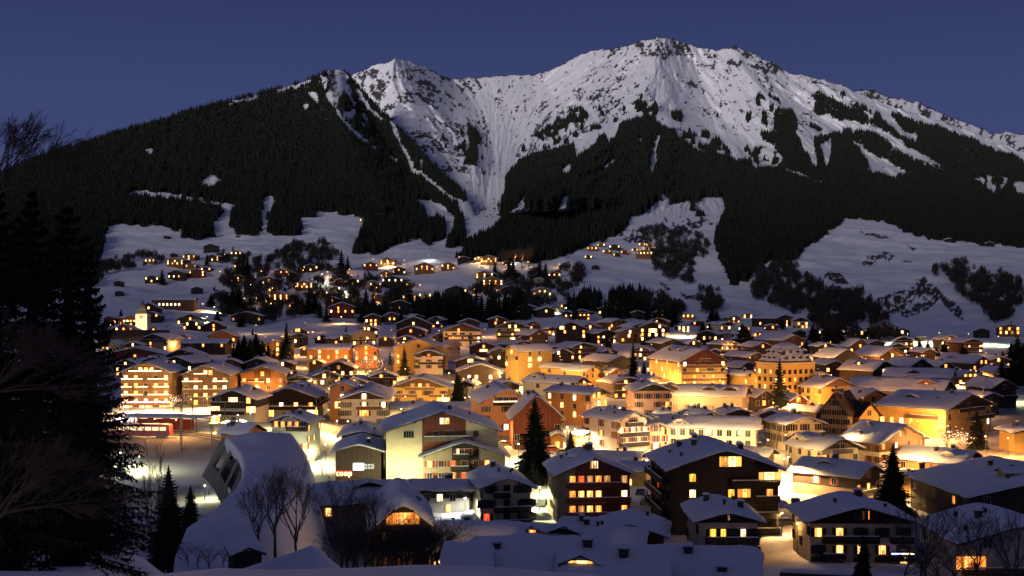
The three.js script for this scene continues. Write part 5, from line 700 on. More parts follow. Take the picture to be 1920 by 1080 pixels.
// ---- parked cars under snow
function car(label, px, py, turn, color) {
  const p = onLand(px, py), c = tag(top(new THREE.Group(), 'parked_car'), label, 'car', null); c.position.copy(p); c.rotation.y = turn; const paint = std(...color, 0.35);
  part('body', prism([[-2.1, 0.35], [2.1, 0.35], [2.15, 0.8], [1.3, 0.95], [0.7, 1.42], [-1.1, 1.45], [-1.9, 0.95], [-2.15, 0.85]], -0.85, 0.85), paint, c);
  part('windows', prism([[1.15, 0.97], [0.66, 1.36], [-1.05, 1.39], [-1.7, 0.97]], -0.87, 0.87), mGlass, c);
  for (const x of [-1.35, 1.35]) for (const z of [-0.8, 0.8]) { const w = part('wheel', new THREE.CylinderGeometry(0.33, 0.33, 0.22, 12).rotateX(Math.PI / 2), mTile, c); w.position.set(x, 0.33, z); }
  part('snow', snowCap(0.8, -1.1, 0.75, 1.42, 0.05, 0.22, px, 4, 5).rotateY(Math.PI / 2), mSnow, c);
}
car('snow capped dark car parked behind the black and white chalet', 1470, 985, 0.3, [0.05, 0.05, 0.06]); car('snow capped red car by the spruce at the red brown barn', 1036, 846, 0.2, [0.35, 0.04, 0.03]); car('snow capped grey car right of the red car', 1056, 852, 0.1, [0.2, 0.2, 0.2]);
car('dark car on the yard behind the glowing hotel', 1204, 928, 1.2, [0.06, 0.07, 0.09]); car('pale car behind the glowing hotel, nearer the wall', 1214, 946, 1.1, [0.4, 0.4, 0.4]); car('car parked on the lane left of the glowing hotel', 1016, 948, 1.4, [0.12, 0.12, 0.13]);
car('dark car at the station square', 470, 812, 0.2, [0.04, 0.04, 0.05]); car('snowy car in front of the white lit shop', 790, 792, 0.2, [0.15, 0.02, 0.02]); car('car on the white hot street', 1492, 948, 1.3, [0.08, 0.08, 0.1]); car('car parked by the glowing garden', 1732, 872, 0.4, [0.25, 0.22, 0.2]); car('car in front of the golden house with the white balcony', 1500, 884, 0.5, [0.06, 0.06, 0.07]); car('car below the yellow three storey house', 1546, 786, 0.4, [0.1, 0.1, 0.12]); car('car on the square before the guest house', 1006, 736, 0.3, [0.08, 0.06, 0.06]);

{ // terrace wall below the white chalet
  const a = at(1462, 1066, 176), b = at(1716, 1070, 172), w = top(new THREE.Group(), 'terrace_wall'); tag(w, 'dark stone terrace wall with a snow cap before the white chalet', 'wall'); const m = a.clone().lerp(b, 0.5); w.position.set(m.x, a.y - 4, m.z); w.rotation.y = Math.atan2(-(b.z - a.z), b.x - a.x); const L = a.distanceTo(b);
  part('masonry', new Geo().box(0, 0, 0, L, 3.6, 0.6).done(), plaster(0.09, 0.075, 0.06), w); part('snow', snowCap(0.55, -L / 2, L / 2, 3.62, 0.02, 0.45, 2, 4, 24).rotateY(Math.PI / 2), mSnow, w);
}

{ const hut = house('little snow capped shed on the slope under the snowy mound', [466, 1018], [484, 1028], 0, null, { d: 112, sink: 3.2, yaw: 20, len: 3.6, w: 3.2, p: 0.4, ww: 'k', T: 0.5, plain: 1, name: 'shed', cat: 'shed', ch: [] }); }

// ---- ploughed snow heaps beside the streets
[[1452, 948, 'at the corner of the tall apartment house'], [1506, 968, 'on the white hot street'], [1244, 930, 'between glowing hotel and apartment house'], [1008, 972, 'on the lane left of the glowing hotel'], [738, 926, 'in the yard of the very wide cream chalet'], [1062, 862, 'by the round conifer'], [1700, 890, 'under the timbered lit gable'], [1736, 900, 'between the spruce and the glowing garden'], [980, 744, 'on the square before the guest house'], [430, 818, 'on the station square'], [1300, 862, 'before the cream hotel'], [880, 972, 'in front of the glazed shop']].forEach(([px, py, where], i) => {
  const p = onLand(px, py), g = new THREE.SphereGeometry(1, 18, 10), q = g.attributes.position; for (let k = 0; k < q.count; k++) { const n = 0.7 + 0.7 * fbm(q.getX(k) * 1.6 + i * 7, q.getZ(k) * 1.6 + q.getY(k), 3, 5); q.setXYZ(k, q.getX(k) * 2.6 * n, q.getY(k) * 1.25 * n, q.getZ(k) * 1.5 * n); } g.computeVertexNormals();
  const h = top(shade(new THREE.Mesh(g, mSnow)), 'snow_heap'); h.position.copy(p); h.rotation.y = i; tag(h, `ploughed snow heap ${where}`, 'snow heap'); });
car('snow capped white car under the timbered lit gable', 1664, 876, 0.5, [0.5, 0.5, 0.5]); car('dark car in the yard of the very wide cream chalet', 752, 922, 0.1, [0.05, 0.05, 0.06]); car('blue car before the cream hotel gable', 1262, 858, 0.1, [0.05, 0.08, 0.2]); car('dark car before the pink house', 1200, 838, 0.2, [0.06, 0.05, 0.05]); car('grey car beside the four storey orange house', 1052, 796, 0.9, [0.2, 0.2, 0.22]); car('car under the salmon pink house', 948, 836, 0.1, [0.12, 0.12, 0.12]); car('red car by the shop front lit white', 826, 788, 0.1, [0.3, 0.04, 0.03]);
// ---------------------------------------------------------------- trees that can be told apart
// a spruce of height 1: trunk and whorls of drooping, ragged boughs; r: half width, fine: twigs per bough
function spruceShape(s, r, levels, fine, start = 0.06) {
  seed(s); const g = new Geo(), tk = new Geo(); tk.bar(V(0, -0.03, 0), V(0, 0.55, 0), 0.018, 0.010, 6); tk.bar(V(0, 0.55, 0), V(0, 0.985, 0), 0.010, 0.002, 5);
  for (let k = 0; k < levels; k++) {
    const t = k / (levels - 1), y = start + (0.97 - start) * Math.pow(t, 0.93), R = r * Math.pow(1 - t, 0.82) * rnd(0.85, 1.1) + 0.008, n = Math.round(lerp(11, 6, t)), turn = rnd(0, 6.28);
    for (let b = 0; b < n; b++) {
      const a = turn + b / n * 6.283 + rnd(-0.25, 0.25), L = R * rnd(0.62, 1.16), dx = Math.cos(a), dz = Math.sin(a), drop = lerp(0.42, -0.1, t) * L, P = (u) => V(dx * L * u, y - drop * u * u * 1.25 + 0.12 * L * u * u * u, dz * L * u), m = Math.max(3, Math.round(fine * (0.4 + L / r)));
      for (let q = 0; q < m; q++) {
        const u0 = q / m, u1 = Math.min(1, (q + 1.7) / m), c0 = P(u0), c1 = P(u1), wd = L * (0.46 * (1 - u0) + 0.07) * rnd(0.7, 1.3);
        for (const e of [-1, 1]) { const tip = c1.clone().add(V(-dz * e * wd, -wd * rnd(0.15, 0.75), dx * e * wd)); g.tri(c0, c1, tip); }
        if (q % 2) g.tri(c0, c1, c1.clone().lerp(c0, 0.4).add(V(rnd(-1, 1) * 0.2 * wd, -wd * rnd(0.5, 1.1), rnd(-1, 1) * 0.2 * wd)));
      }
    }
  }
  for (let k = 0; k < levels; k++) { const t = k / levels, y = start + 0.02 + (0.95 - start) * t, R = 0.62 * r * Math.pow(1 - t, 0.85), turn = rnd(0, 6); for (let b = 0; b < 8; b++) { const p = turn + b * 0.785, q = p + 0.785, R1 = R * rnd(0.7, 1.2); g.tri(V(0, Math.min(0.99, y + 0.13), 0), V(Math.cos(p) * R1, y - rnd(0, 0.03), Math.sin(p) * R1), V(Math.cos(q) * R * 0.7, y + 0.01, Math.sin(q) * R * 0.7)); } }
  return [tk.done(), g.done()];
}
const SPR = { slim: spruceShape(31, 0.17, 22, 3), mid: spruceShape(32, 0.23, 20, 3), wide: spruceShape(33, 0.29, 20, 3), big: spruceShape(34, 0.25, 30, 6), small: spruceShape(35, 0.24, 11, 2) };
const mSpruce = matt(0.026, 0.032, 0.024), mSpruceSnow = std(0.10, 0.11, 0.11, 0.9);
function spruce(label, px, py, topPy, kind = 'mid', o = {}) {
  const p = o.d ? at(px, py, o.d) : onLand(px, py), d = -p.z, h = (py - topPy) * d / F, root = tag(top(new THREE.Group(), 'spruce_tree'), label, 'spruce tree', o.group); root.position.copy(p); root.rotation.y = px; root.scale.set(h * (o.wide || 1), h, h * (o.wide || 1));
  part('trunk', SPR[kind][0], mBark, root); part('crown', SPR[kind][1], o.frost ? mSpruceSnow : mSpruce, root); return root;
}
spruce('big snow dusted spruce between red brown barn and glowing hotel', 1003, 905, 738, 'big', { wide: 1.05 });
spruce('small round conifer in front of the white hot alley', 1070, 856, 806, 'wide', { wide: 1.2 });
spruce('tall slender spruce in front of the domed yellow hotel', 1462, 782, 666, 'slim', { wide: 1.05 });
spruce('large dark spruce standing before the dark timber house with one lit window', 1674, 972, 830, 'big', { wide: 1.25 });
spruce('young spruce in front of the black topped white chalet', 1618, 1092, 998, 'big', { wide: 0.95, d: 168 });
spruce('dark broad conifer right of the big golden chalet', 1832, 842, 764, 'wide', { wide: 1.1 });
spruce('tall dark spruce rising from the snowfield edge beside the orange lit house', 537, 684, 598, 'slim', { wide: 1.1 });
spruce('slender spruce before the timbered hotel with the steep gable', 1266, 732, 674, 'slim', { wide: 1.1 });
spruce('narrow tall spruce above the golden terrace row', 1187, 706, 636, 'slim', { wide: 1.0 });
spruce('broad dark spruce at the foot of the narrow tall spruce', 1208, 714, 676, 'wide');
spruce('small dark spruce on the snowy garden slope', 1140, 654, 620, 'wide');
spruce('dark thin spruce on the village snowfield', 649, 642, 598, 'slim', { wide: 0.6 });
spruce('dark bushy conifer left of the salmon pink house', 858, 752, 694, 'wide', { wide: 1.0 });
spruce('lit spruce in the park before the wide yellow building', 758, 704, 648, 'mid');
spruce('second lit park spruce, left of the black and white chalet', 731, 706, 654, 'slim');
spruce('dark spruce left of the gallery, taller of the pair', 316, 1062, 868, 'big', { wide: 1.0, d: 150 });
spruce('dark spruce near the gallery mouth, shorter of the pair', 357, 1012, 906, 'big', { wide: 1.0, d: 165 });
spruce('spruce at the white lit road end by the eastern meadow', 1896, 614, 600, 'wide');
spruce('tiny spruce beside the church terrace', 227, 600, 578, 'wide');
spruce('small spruce on the snowfield left of the tall dark spruce', 474, 628, 613, 'mid');
spruce('small spruce on the snowfield right of the tall dark spruce', 566, 634, 614, 'mid');
function grove(where, group, list) { const order = list.map((q) => q[0]).sort((a, b) => a - b); list.forEach(([px, py, tp, k]) => spruce(`dark spruce, ${ordinal(order.indexOf(px), list.length)} ${where}`, px, py, tp, k || 'small', { group, wide: k ? 1.6 : 1.5 })); }
grove('of the dark grove under the village snowfield', 'spruces of the grove under the snowfield', [[438, 682, 640], [447, 690, 634, 'wide'], [458, 690, 626, 'wide'], [469, 696, 632, 'wide'], [480, 692, 622, 'wide'], [492, 694, 636, 'wide'], [503, 690, 640], [514, 688, 652]]);
grove('of the black grove above the central rooftops', 'spruces of the black grove', [[786, 604, 566], [795, 606, 560], [804, 604, 552], [813, 606, 548], [822, 606, 556], [832, 608, 545], [841, 606, 552], [850, 606, 560], [860, 606, 566], [884, 602, 548], [893, 604, 544], [903, 602, 550], [914, 604, 556], [924, 600, 545], [936, 600, 552], [948, 598, 540], [970, 590, 528], [976, 588, 534]]);
grove('of the row at the foot of the knoll meadow', 'spruces below the knoll meadow', [[1066, 588, 548], [1076, 590, 544], [1088, 592, 546], [1100, 590, 552], [1124, 584, 546], [1150, 588, 538], [1161, 590, 534], [1170, 592, 532], [1179, 592, 534], [1189, 594, 540], [1200, 596, 548], [1214, 600, 556], [1248, 610, 572, 'wide'], [1262, 612, 566, 'wide'], [1236, 622, 574, 'wide']]);
grove('of the dark trees among the eastern rooftops', 'spruces among the eastern rooftops', [[1318, 640, 600, 'wide'], [1330, 646, 604, 'wide'], [1335, 602, 574, 'wide'], [1344, 606, 580, 'wide'], [1392, 652, 604, 'wide'], [1402, 660, 612, 'wide'], [1468, 618, 600], [1524, 638, 606, 'wide'], [1532, 644, 610, 'wide'], [1552, 642, 612, 'wide'], [1562, 644, 606, 'wide'], [1576, 640, 612, 'wide'], [1622, 640, 614, 'wide'], [1636, 642, 616, 'wide']]);
grove('of the dark clump at the right end of the village', 'spruces at the eastern wood', [[1709, 656, 636, 'wide'], [1724, 661, 634, 'wide'], [1740, 664, 638, 'wide'], [1770, 660, 640, 'wide'], [1866, 690, 660, 'wide'], [1880, 694, 656, 'wide'], [1896, 690, 640, 'wide'], [1908, 688, 628, 'wide'], [1918, 700, 640, 'wide']]);
grove('of the spruces between the upper hamlets', 'spruces between the hamlets', [[304, 533, 502], [388, 500, 474], [419, 492, 464], [437, 480, 460], [447, 520, 476], [456, 526, 470], [464, 524, 480], [424, 585, 545, 'wide'], [436, 588, 538, 'wide'], [448, 588, 540, 'wide'], [470, 570, 542], [553, 520, 490], [600, 596, 562], [612, 604, 568], [640, 508, 466], [652, 506, 478], [664, 570, 534], [686, 590, 540], [700, 592, 548], [745, 580, 535], [928, 514, 488], [955, 520, 478], [962, 524, 486], [1012, 529, 484], [1023, 530, 490], [396, 575, 548, 'wide'], [478, 600, 574, 'wide'], [534, 560, 536, 'wide']]);
grove('of the trees around the upper village lights', 'trees around the upper village lights', [[408, 606, 580, 'wide'], [452, 612, 588, 'wide'], [500, 596, 566, 'wide'], [556, 582, 552, 'wide'], [566, 590, 556, 'wide'], [578, 588, 550, 'wide'], [590, 582, 548, 'wide'], [632, 582, 558, 'wide'], [680, 604, 572, 'wide'], [712, 600, 566, 'wide'], [724, 604, 572, 'wide'], [752, 610, 584, 'wide'], [768, 574, 548, 'wide'], [780, 588, 560, 'wide']]);
grove('of the dark garden trees between the eastern roofs', 'garden trees between the eastern roofs', [[1350, 660, 634, 'wide'], [1440, 664, 640, 'wide'], [1512, 662, 634, 'wide'], [1602, 652, 622, 'wide'], [1648, 650, 624, 'wide'], [1700, 664, 644, 'wide'], [1756, 668, 648, 'wide'], [1786, 658, 640, 'wide'], [1806, 664, 642, 'wide'], [1846, 708, 682, 'wide'], [1878, 716, 676, 'wide'], [1898, 722, 672, 'wide'], [1912, 720, 664, 'wide']]);
// leafless trees: forking twigs
function bareShape(s, depth, spreadA, up = 0.25) {
  seed(s); const g = new Geo(), tk = new Geo();
  const grow = (a, dir, len, r, k) => { const b = a.clone().addScaledVector(dir, len); const mm = a.clone().lerp(b, rnd(0.4, 0.6)).add(V(rnd(-1, 1), rnd(-1, 1), rnd(-1, 1)).multiplyScalar(len * 0.11)), gg = k === 0 ? tk : g; if (k < 5) { gg.bar(a, mm, r, r * 0.84, k < 2 ? 6 : 3); gg.bar(mm, b, r * 0.84, r * 0.68, k < 2 ? 6 : 3); } else gg.bar(a, b, r, r * 0.68, 3); if (k >= depth) return; const n = k === 0 ? 5 : k < 3 ? 3 : 2 + (rnd() < 0.6 ? 1 : 0); for (let i = 0; i < n; i++) { const q = a.clone().lerp(b, k === 0 ? rnd(0.45, 1) : i === 0 ? 1 : rnd(0.4, 1)), v = dir.clone().add(V(rnd(-1, 1), rnd(-0.5, 1) * 0.8 + up, rnd(-1, 1)).multiplyScalar(i === 0 && k > 0 ? spreadA * 0.5 : spreadA)).normalize(); grow(q, v, len * rnd(0.6, 0.82), Math.max(r * 0.56, 0.0012), k + 1); } };
  grow(V(0, -0.03, 0), V(0, 1, 0), 0.34, 0.016, 0); return [tk.done(), g.done()];
}
const BARE = [bareShape(41, 6, 0.85), bareShape(42, 6, 1.0), bareShape(43, 6, 0.7), bareShape(44, 5, 1.1, 0.1)];
const mBareBark = std(0.085, 0.064, 0.05, 0.95), mBareSnow = std(0.5, 0.49, 0.5, 0.95), beadGeo = new THREE.OctahedronGeometry(0.5);
function bareTree(label, px, py, topPy, kind = 0, o = {}) {
  const p = o.d ? at(px, py, o.d) : onLand(px, py), d = -p.z, h = (py - topPy) * d / F * 0.95, root = tag(top(new THREE.Group(), o.name || 'bare_tree'), label, o.cat || 'bare tree', o.group); root.position.copy(p); root.rotation.y = px * 1.3; root.scale.set(h * (o.wide || 1), h, h * (o.wide || 1));
  part('trunk', BARE[kind][0], mBareBark, root); part('twigs', BARE[kind][1], o.snowy ? mBareSnow : mBareBark, root);
  if (o.beads) { const q = BARE[kind][1].attributes.position, l = [], s = 0.16 / h; seed(px); for (let k = 0; k < o.beads; k++) { const i = Math.floor(rnd(0, q.count)); l.push(beadGeo.clone().scale(s, s, s).translate(q.getX(i), q.getY(i), q.getZ(i))); } part('fairy_lights', mergeGeometries(l), mFairy, root); } return root;
}
bareTree('tall bare tree against the snowy mound', 516, 1040, 838, 0, { d: 128 });
bareTree('bare tree left of the tall one against the snowy mound', 484, 1035, 880, 1, { d: 132 });
bareTree('bare tree at the corner of the purple grey house', 556, 1040, 860, 2, { d: 135 });
bareTree('bare spreading tree in front of the snow quilted chalet', 640, 1060, 880, 1, { d: 138, wide: 1.2 });
bareTree('bare tree beneath the neon sign', 690, 1055, 892, 0, { d: 142, wide: 1.15 });
[[700, 1062, 975, 3], [716, 1064, 985, 1], [735, 1066, 968, 1], [752, 1066, 985, 3], [768, 1066, 975, 3], [784, 1066, 982, 1], [800, 1066, 968, 1], [814, 1066, 985, 3], [826, 1064, 975, 3], [708, 1066, 962, 1], [728, 1066, 980, 3], [744, 1066, 964, 1], [760, 1066, 972, 3], [776, 1066, 962, 1], [792, 1066, 974, 3], [808, 1066, 964, 1], [820, 1066, 972, 3], [660, 1068, 972, 3], [652, 1066, 980, 1], [668, 1068, 990, 3], [684, 1066, 978, 1], [840, 1058, 990, 3]].forEach(([px, py, tp, k], i, L) => bareTree(`leafless shrub, ${ordinal([...L].sort((a, b) => a[0] - b[0]).findIndex((q) => q[0] === px), L.length)} of the thicket before the snow quilted chalet`, px, py, tp, k, { d: 146 + (i % 3) * 3, wide: 2.3, name: 'shrub', cat: 'shrub', group: 'thicket before the snow quilted chalet' }));
[[372, 1062, 1010], [392, 1068, 1022], [420, 1060, 1018], [350, 1060, 1002]].forEach(([px, py, tp], i) => bareTree(`dark leafless bush, ${ordinal(i === 3 ? 0 : i + 1, 4)} on the near slope below the mound`, px, py, tp, 3, { d: 116, wide: 1.6, name: 'shrub', cat: 'shrub', group: 'bushes below the mound' }));
[[948, 500, 466, 1], [962, 502, 458, 0], [978, 502, 456, 1], [992, 500, 462, 2]].forEach(([px, py, tp, k], i) => bareTree(`orange lit bare tree under the wood edge, ${ordinal(i, 4)}`, px, py, tp, k, { wide: 1.8, group: 'orange lit trees under the wood' }));
bareTree('thin birch stem left of the gallery', 283, 1062, 812, 2, { d: 120, wide: 0.4 });
bareTree('snow covered bush at the gallery mouth', 392, 928, 876, 3, { wide: 1.3, snowy: 1 });
bareTree('snow covered tree beside the pale house with orange windows', 604, 892, 830, 0, { snowy: 1 });
bareTree('bare tree in front of the golden terrace row', 1136, 724, 662, 0, {});
bareTree('tree hung with lights before the orange gabled inn', 686, 706, 662, 1, { beads: 70, wide: 1.3 });
bareTree('tree hung with lights right of the orange gabled inn', 712, 704, 664, 0, { beads: 60, wide: 1.3 });
bareTree('bare glowing tree before the big golden chalet', 1775, 846, 792, 1, { beads: 50, wide: 1.5 });
bareTree('bare glowing tree right of the big golden chalet', 1804, 852, 796, 0, { beads: 50, wide: 1.4 });
bareTree('bare tree in front of the cream shuttered house', 1456, 848, 798, 1, { wide: 1.3 });
bareTree('snow covered tree between white house and salmon pink house', 884, 760, 718, 1, { snowy: 1, wide: 1.4 });
bareTree('bare tree on the park edge beside the dark spruce', 675, 638, 600, 0);
bareTree('fairy lit tree at the corner of the fairy light hotel', 326, 772, 736, 1, { beads: 70, wide: 1.3 });
bareTree('leafless dark tree at the bottom right, left of the corner chalet', 1735, 1110, 905, 1, { d: 120, wide: 1.1 });
bareTree('leafless tree crossing the corner chalet roof', 1832, 1120, 925, 0, { d: 105 });
bareTree('leafless tree at the right frame edge', 1900, 1120, 940, 2, { d: 100 });
[[1700, 1090, 1010], [1728, 1092, 985], [1756, 1094, 1000], [1790, 1100, 1020]].forEach(([px, py, tp], i, L) => bareTree(`dark leafless shrub, ${ordinal(i, 4)} of the clump beside the corner chalet`, px, py, tp, i % 2 ? 1 : 3, { d: 138, wide: 1.8, name: 'shrub', cat: 'shrub', group: 'clump between white chalet and corner chalet' }));
// near conifers and larches on the slope at the left edge
function nearShape(s, r, levels, start) { // every bough carries side sprays, every spray its needle tufts
  seed(s); const g = new Geo(), tk = new Geo(); tk.bar(V(0, -0.06, 0), V(0, 0.5, 0), 0.016, 0.010, 8); tk.bar(V(0, 0.5, 0), V(0, 0.99, 0), 0.010, 0.0015, 6);
  const spray = (a, b, w, m) => { for (let q = 0; q < m; q++) { const c = a.clone().lerp(b, (q + rnd(0, 0.9)) / m), k = w * (1.1 - 0.6 * q / m), e = V(rnd(-1, 1), rnd(-1.5, 0.35), rnd(-1, 1)).normalize(), f = b.clone().sub(a).normalize(); g.tri(c.clone().addScaledVector(f, -k * 0.35), c.clone().addScaledVector(f, k * 0.5), c.clone().addScaledVector(e, k * rnd(0.7, 1.3)).addScaledVector(f, k * 0.5)); } };
  for (let k = 0; k < levels; k++) {
    const t = k / (levels - 1), y = start + (0.98 - start) * Math.pow(t, 0.95), R = r * Math.pow(1 - t, 0.75) * rnd(0.8, 1.12) + 0.008, n = Math.round(lerp(7, 4, t)), turn = rnd(0, 6.28);
    for (let b = 0; b < n; b++) {
      const a = turn + b / n * 6.283 + rnd(-0.4, 0.4), L = R * rnd(0.5, 1.2), dx = Math.cos(a), dz = Math.sin(a), drop = lerp(0.5, -0.15, t) * L * rnd(0.6, 1.3), P = (u) => V(dx * L * u, y - drop * u * u + 0.22 * L * u * u * u, dz * L * u); let last = P(0.05);
      for (let q = 1; q <= 9; q++) { const u = q / 9, c = P(u); g.bar(last, c, 0.0022 * (1.1 - u), 0.0018 * (1.1 - u), 3); spray(last, c, 0.012, 5); if (u > 0.2) for (const e of [-1, 1]) { const w = L * (0.34 * (1 - u) + 0.09) * rnd(0.5, 1.3), tip = c.clone().add(V(-dz * e * w + dx * w * 0.7, -w * rnd(0.25, 0.8), dx * e * w + dz * w * 0.7)); spray(c, tip, 0.0125, Math.max(4, Math.round(w / 0.004))); } last = c; }
    }
  }
  for (let k = 0; k < 30; k++) { const t = k / 30, y = start + 0.9 * t, R = 0.26 * r * Math.pow(1 - t, 0.85), turn = rnd(0, 6); for (let b = 0; b < 9; b++) { const p = turn + b * 0.7, q = p + 0.7, R1 = R * rnd(0.6, 1.3); g.tri(V(0, Math.min(0.99, y + 0.1), 0), V(Math.cos(p) * R1, y - rnd(0, 0.05), Math.sin(p) * R1), V(Math.cos(q) * R * 0.7, y, Math.sin(q) * R * 0.7)); } }
  return [tk.done(), g.done()];
}
const NEAR = [nearShape(51, 0.27, 34, 0.03), nearShape(52, 0.28, 36, 0.03)];
function nearSpruce(label, px, d, topPy, basePy, k, wide) { const h = (basePy - topPy) * d / F, p = at(px, basePy, d), root = tag(top(new THREE.Group(), 'spruce_tree'), label, 'spruce tree'); root.position.copy(p); root.rotation.y = px * 0.7; root.scale.set(h * wide, h, h * wide); part('trunk', NEAR[k][0], mBark, root); part('crown', NEAR[k][1], mNeedles, root); }
nearSpruce('huge black spruce close by on the left, its boughs reaching before the station', 128, 46, 380, 1090, 0, 0.92);
nearSpruce('huge black spruce filling the left frame edge', -10, 40, 330, 1100, 1, 0.85);
nearSpruce('black spruce behind the huge ones at the left, seen between them', 60, 72, 350, 1060, 1, 0.8);
nearSpruce('black spruce rising behind the larch boughs on the left', 168, 62, 470, 1060, 0, 0.8);
const BOUGH = bareShape(61, 7, 0.62, 0.1);
[['bare larch boughs reaching into the evening sky at the upper left', -62, 24, 420, 0.85, -0.75], ['brown lit bare larch boughs low on the left', -60, 20, 1010, 0.75, -0.95], ['brown lit bare larch boughs in the middle of the left edge', -80, 22, 780, 0.8, -1.0]].forEach(([label, px, d, py, size, lean]) => { const root = tag(top(new THREE.Group(), 'larch_bough'), label, 'larch'); root.position.copy(at(px, py, d)); root.rotation.set(0.1, 0, lean); root.scale.setScalar(3.6 * size); part('stem', BOUGH[0], mBareBark, root); part('twigs', BOUGH[1], mBareBark, root); });
// ---------------------------------------------------------------- street lamps and other lit things
const WARM = [1, 0.55, 0.19], GOLD = [1, 0.60, 0.21], AMBER = [1, 0.43, 0.11], PALE = [1, 0.72, 0.37], LIME = [0.98, 0.95, 0.50], WHITE = [1, 0.95, 0.85], VIOLET = [0.75, 0.6, 1];
const bulbGeo = new THREE.SphereGeometry(0.2, 10, 8);
function lamp(label, px, py, color, cd, h = 5.5, o = {}) {
  const p = o.d ? V((px - CX) / F * o.d, groundY((px - CX) / F * o.d, o.d), -o.d) : onLand(px, py), root = tag(top(new THREE.Group(), o.name || 'street_lamp'), label, o.cat || 'street lamp', o.group); root.position.copy(p);
  part('pole', new Geo().bar(V(0, -0.3, 0), V(0, h, 0), 0.07, 0.05, 6).done(), mMetal, root); part('hood', new THREE.ConeGeometry(0.34, 0.22, 10).translate(0, h + 0.34, 0), mMetal, root);
  const k = p.z < -900 ? 26 : 9, b = part('lamp_bulb', bulbGeo, glow(color[0] * k, color[1] * k, color[2] * k), root); b.position.y = h + 0.06; if (p.z < -900) b.scale.setScalar(1.2);
  const l = o.flood ? new THREE.PointLight(new THREE.Color().setRGB(...color), cd) : new THREE.SpotLight(new THREE.Color().setRGB(...color), cd, 0, o.cone ?? 1.5, 0.3); l.position.set(p.x, p.y + h + 0.06, p.z); if (l.target) { l.target.position.set(p.x, p.y - 10, p.z); scene.add(l.target); } l.castShadow = true; l.shadow.radius = 8; scene.add(l); return root;
}
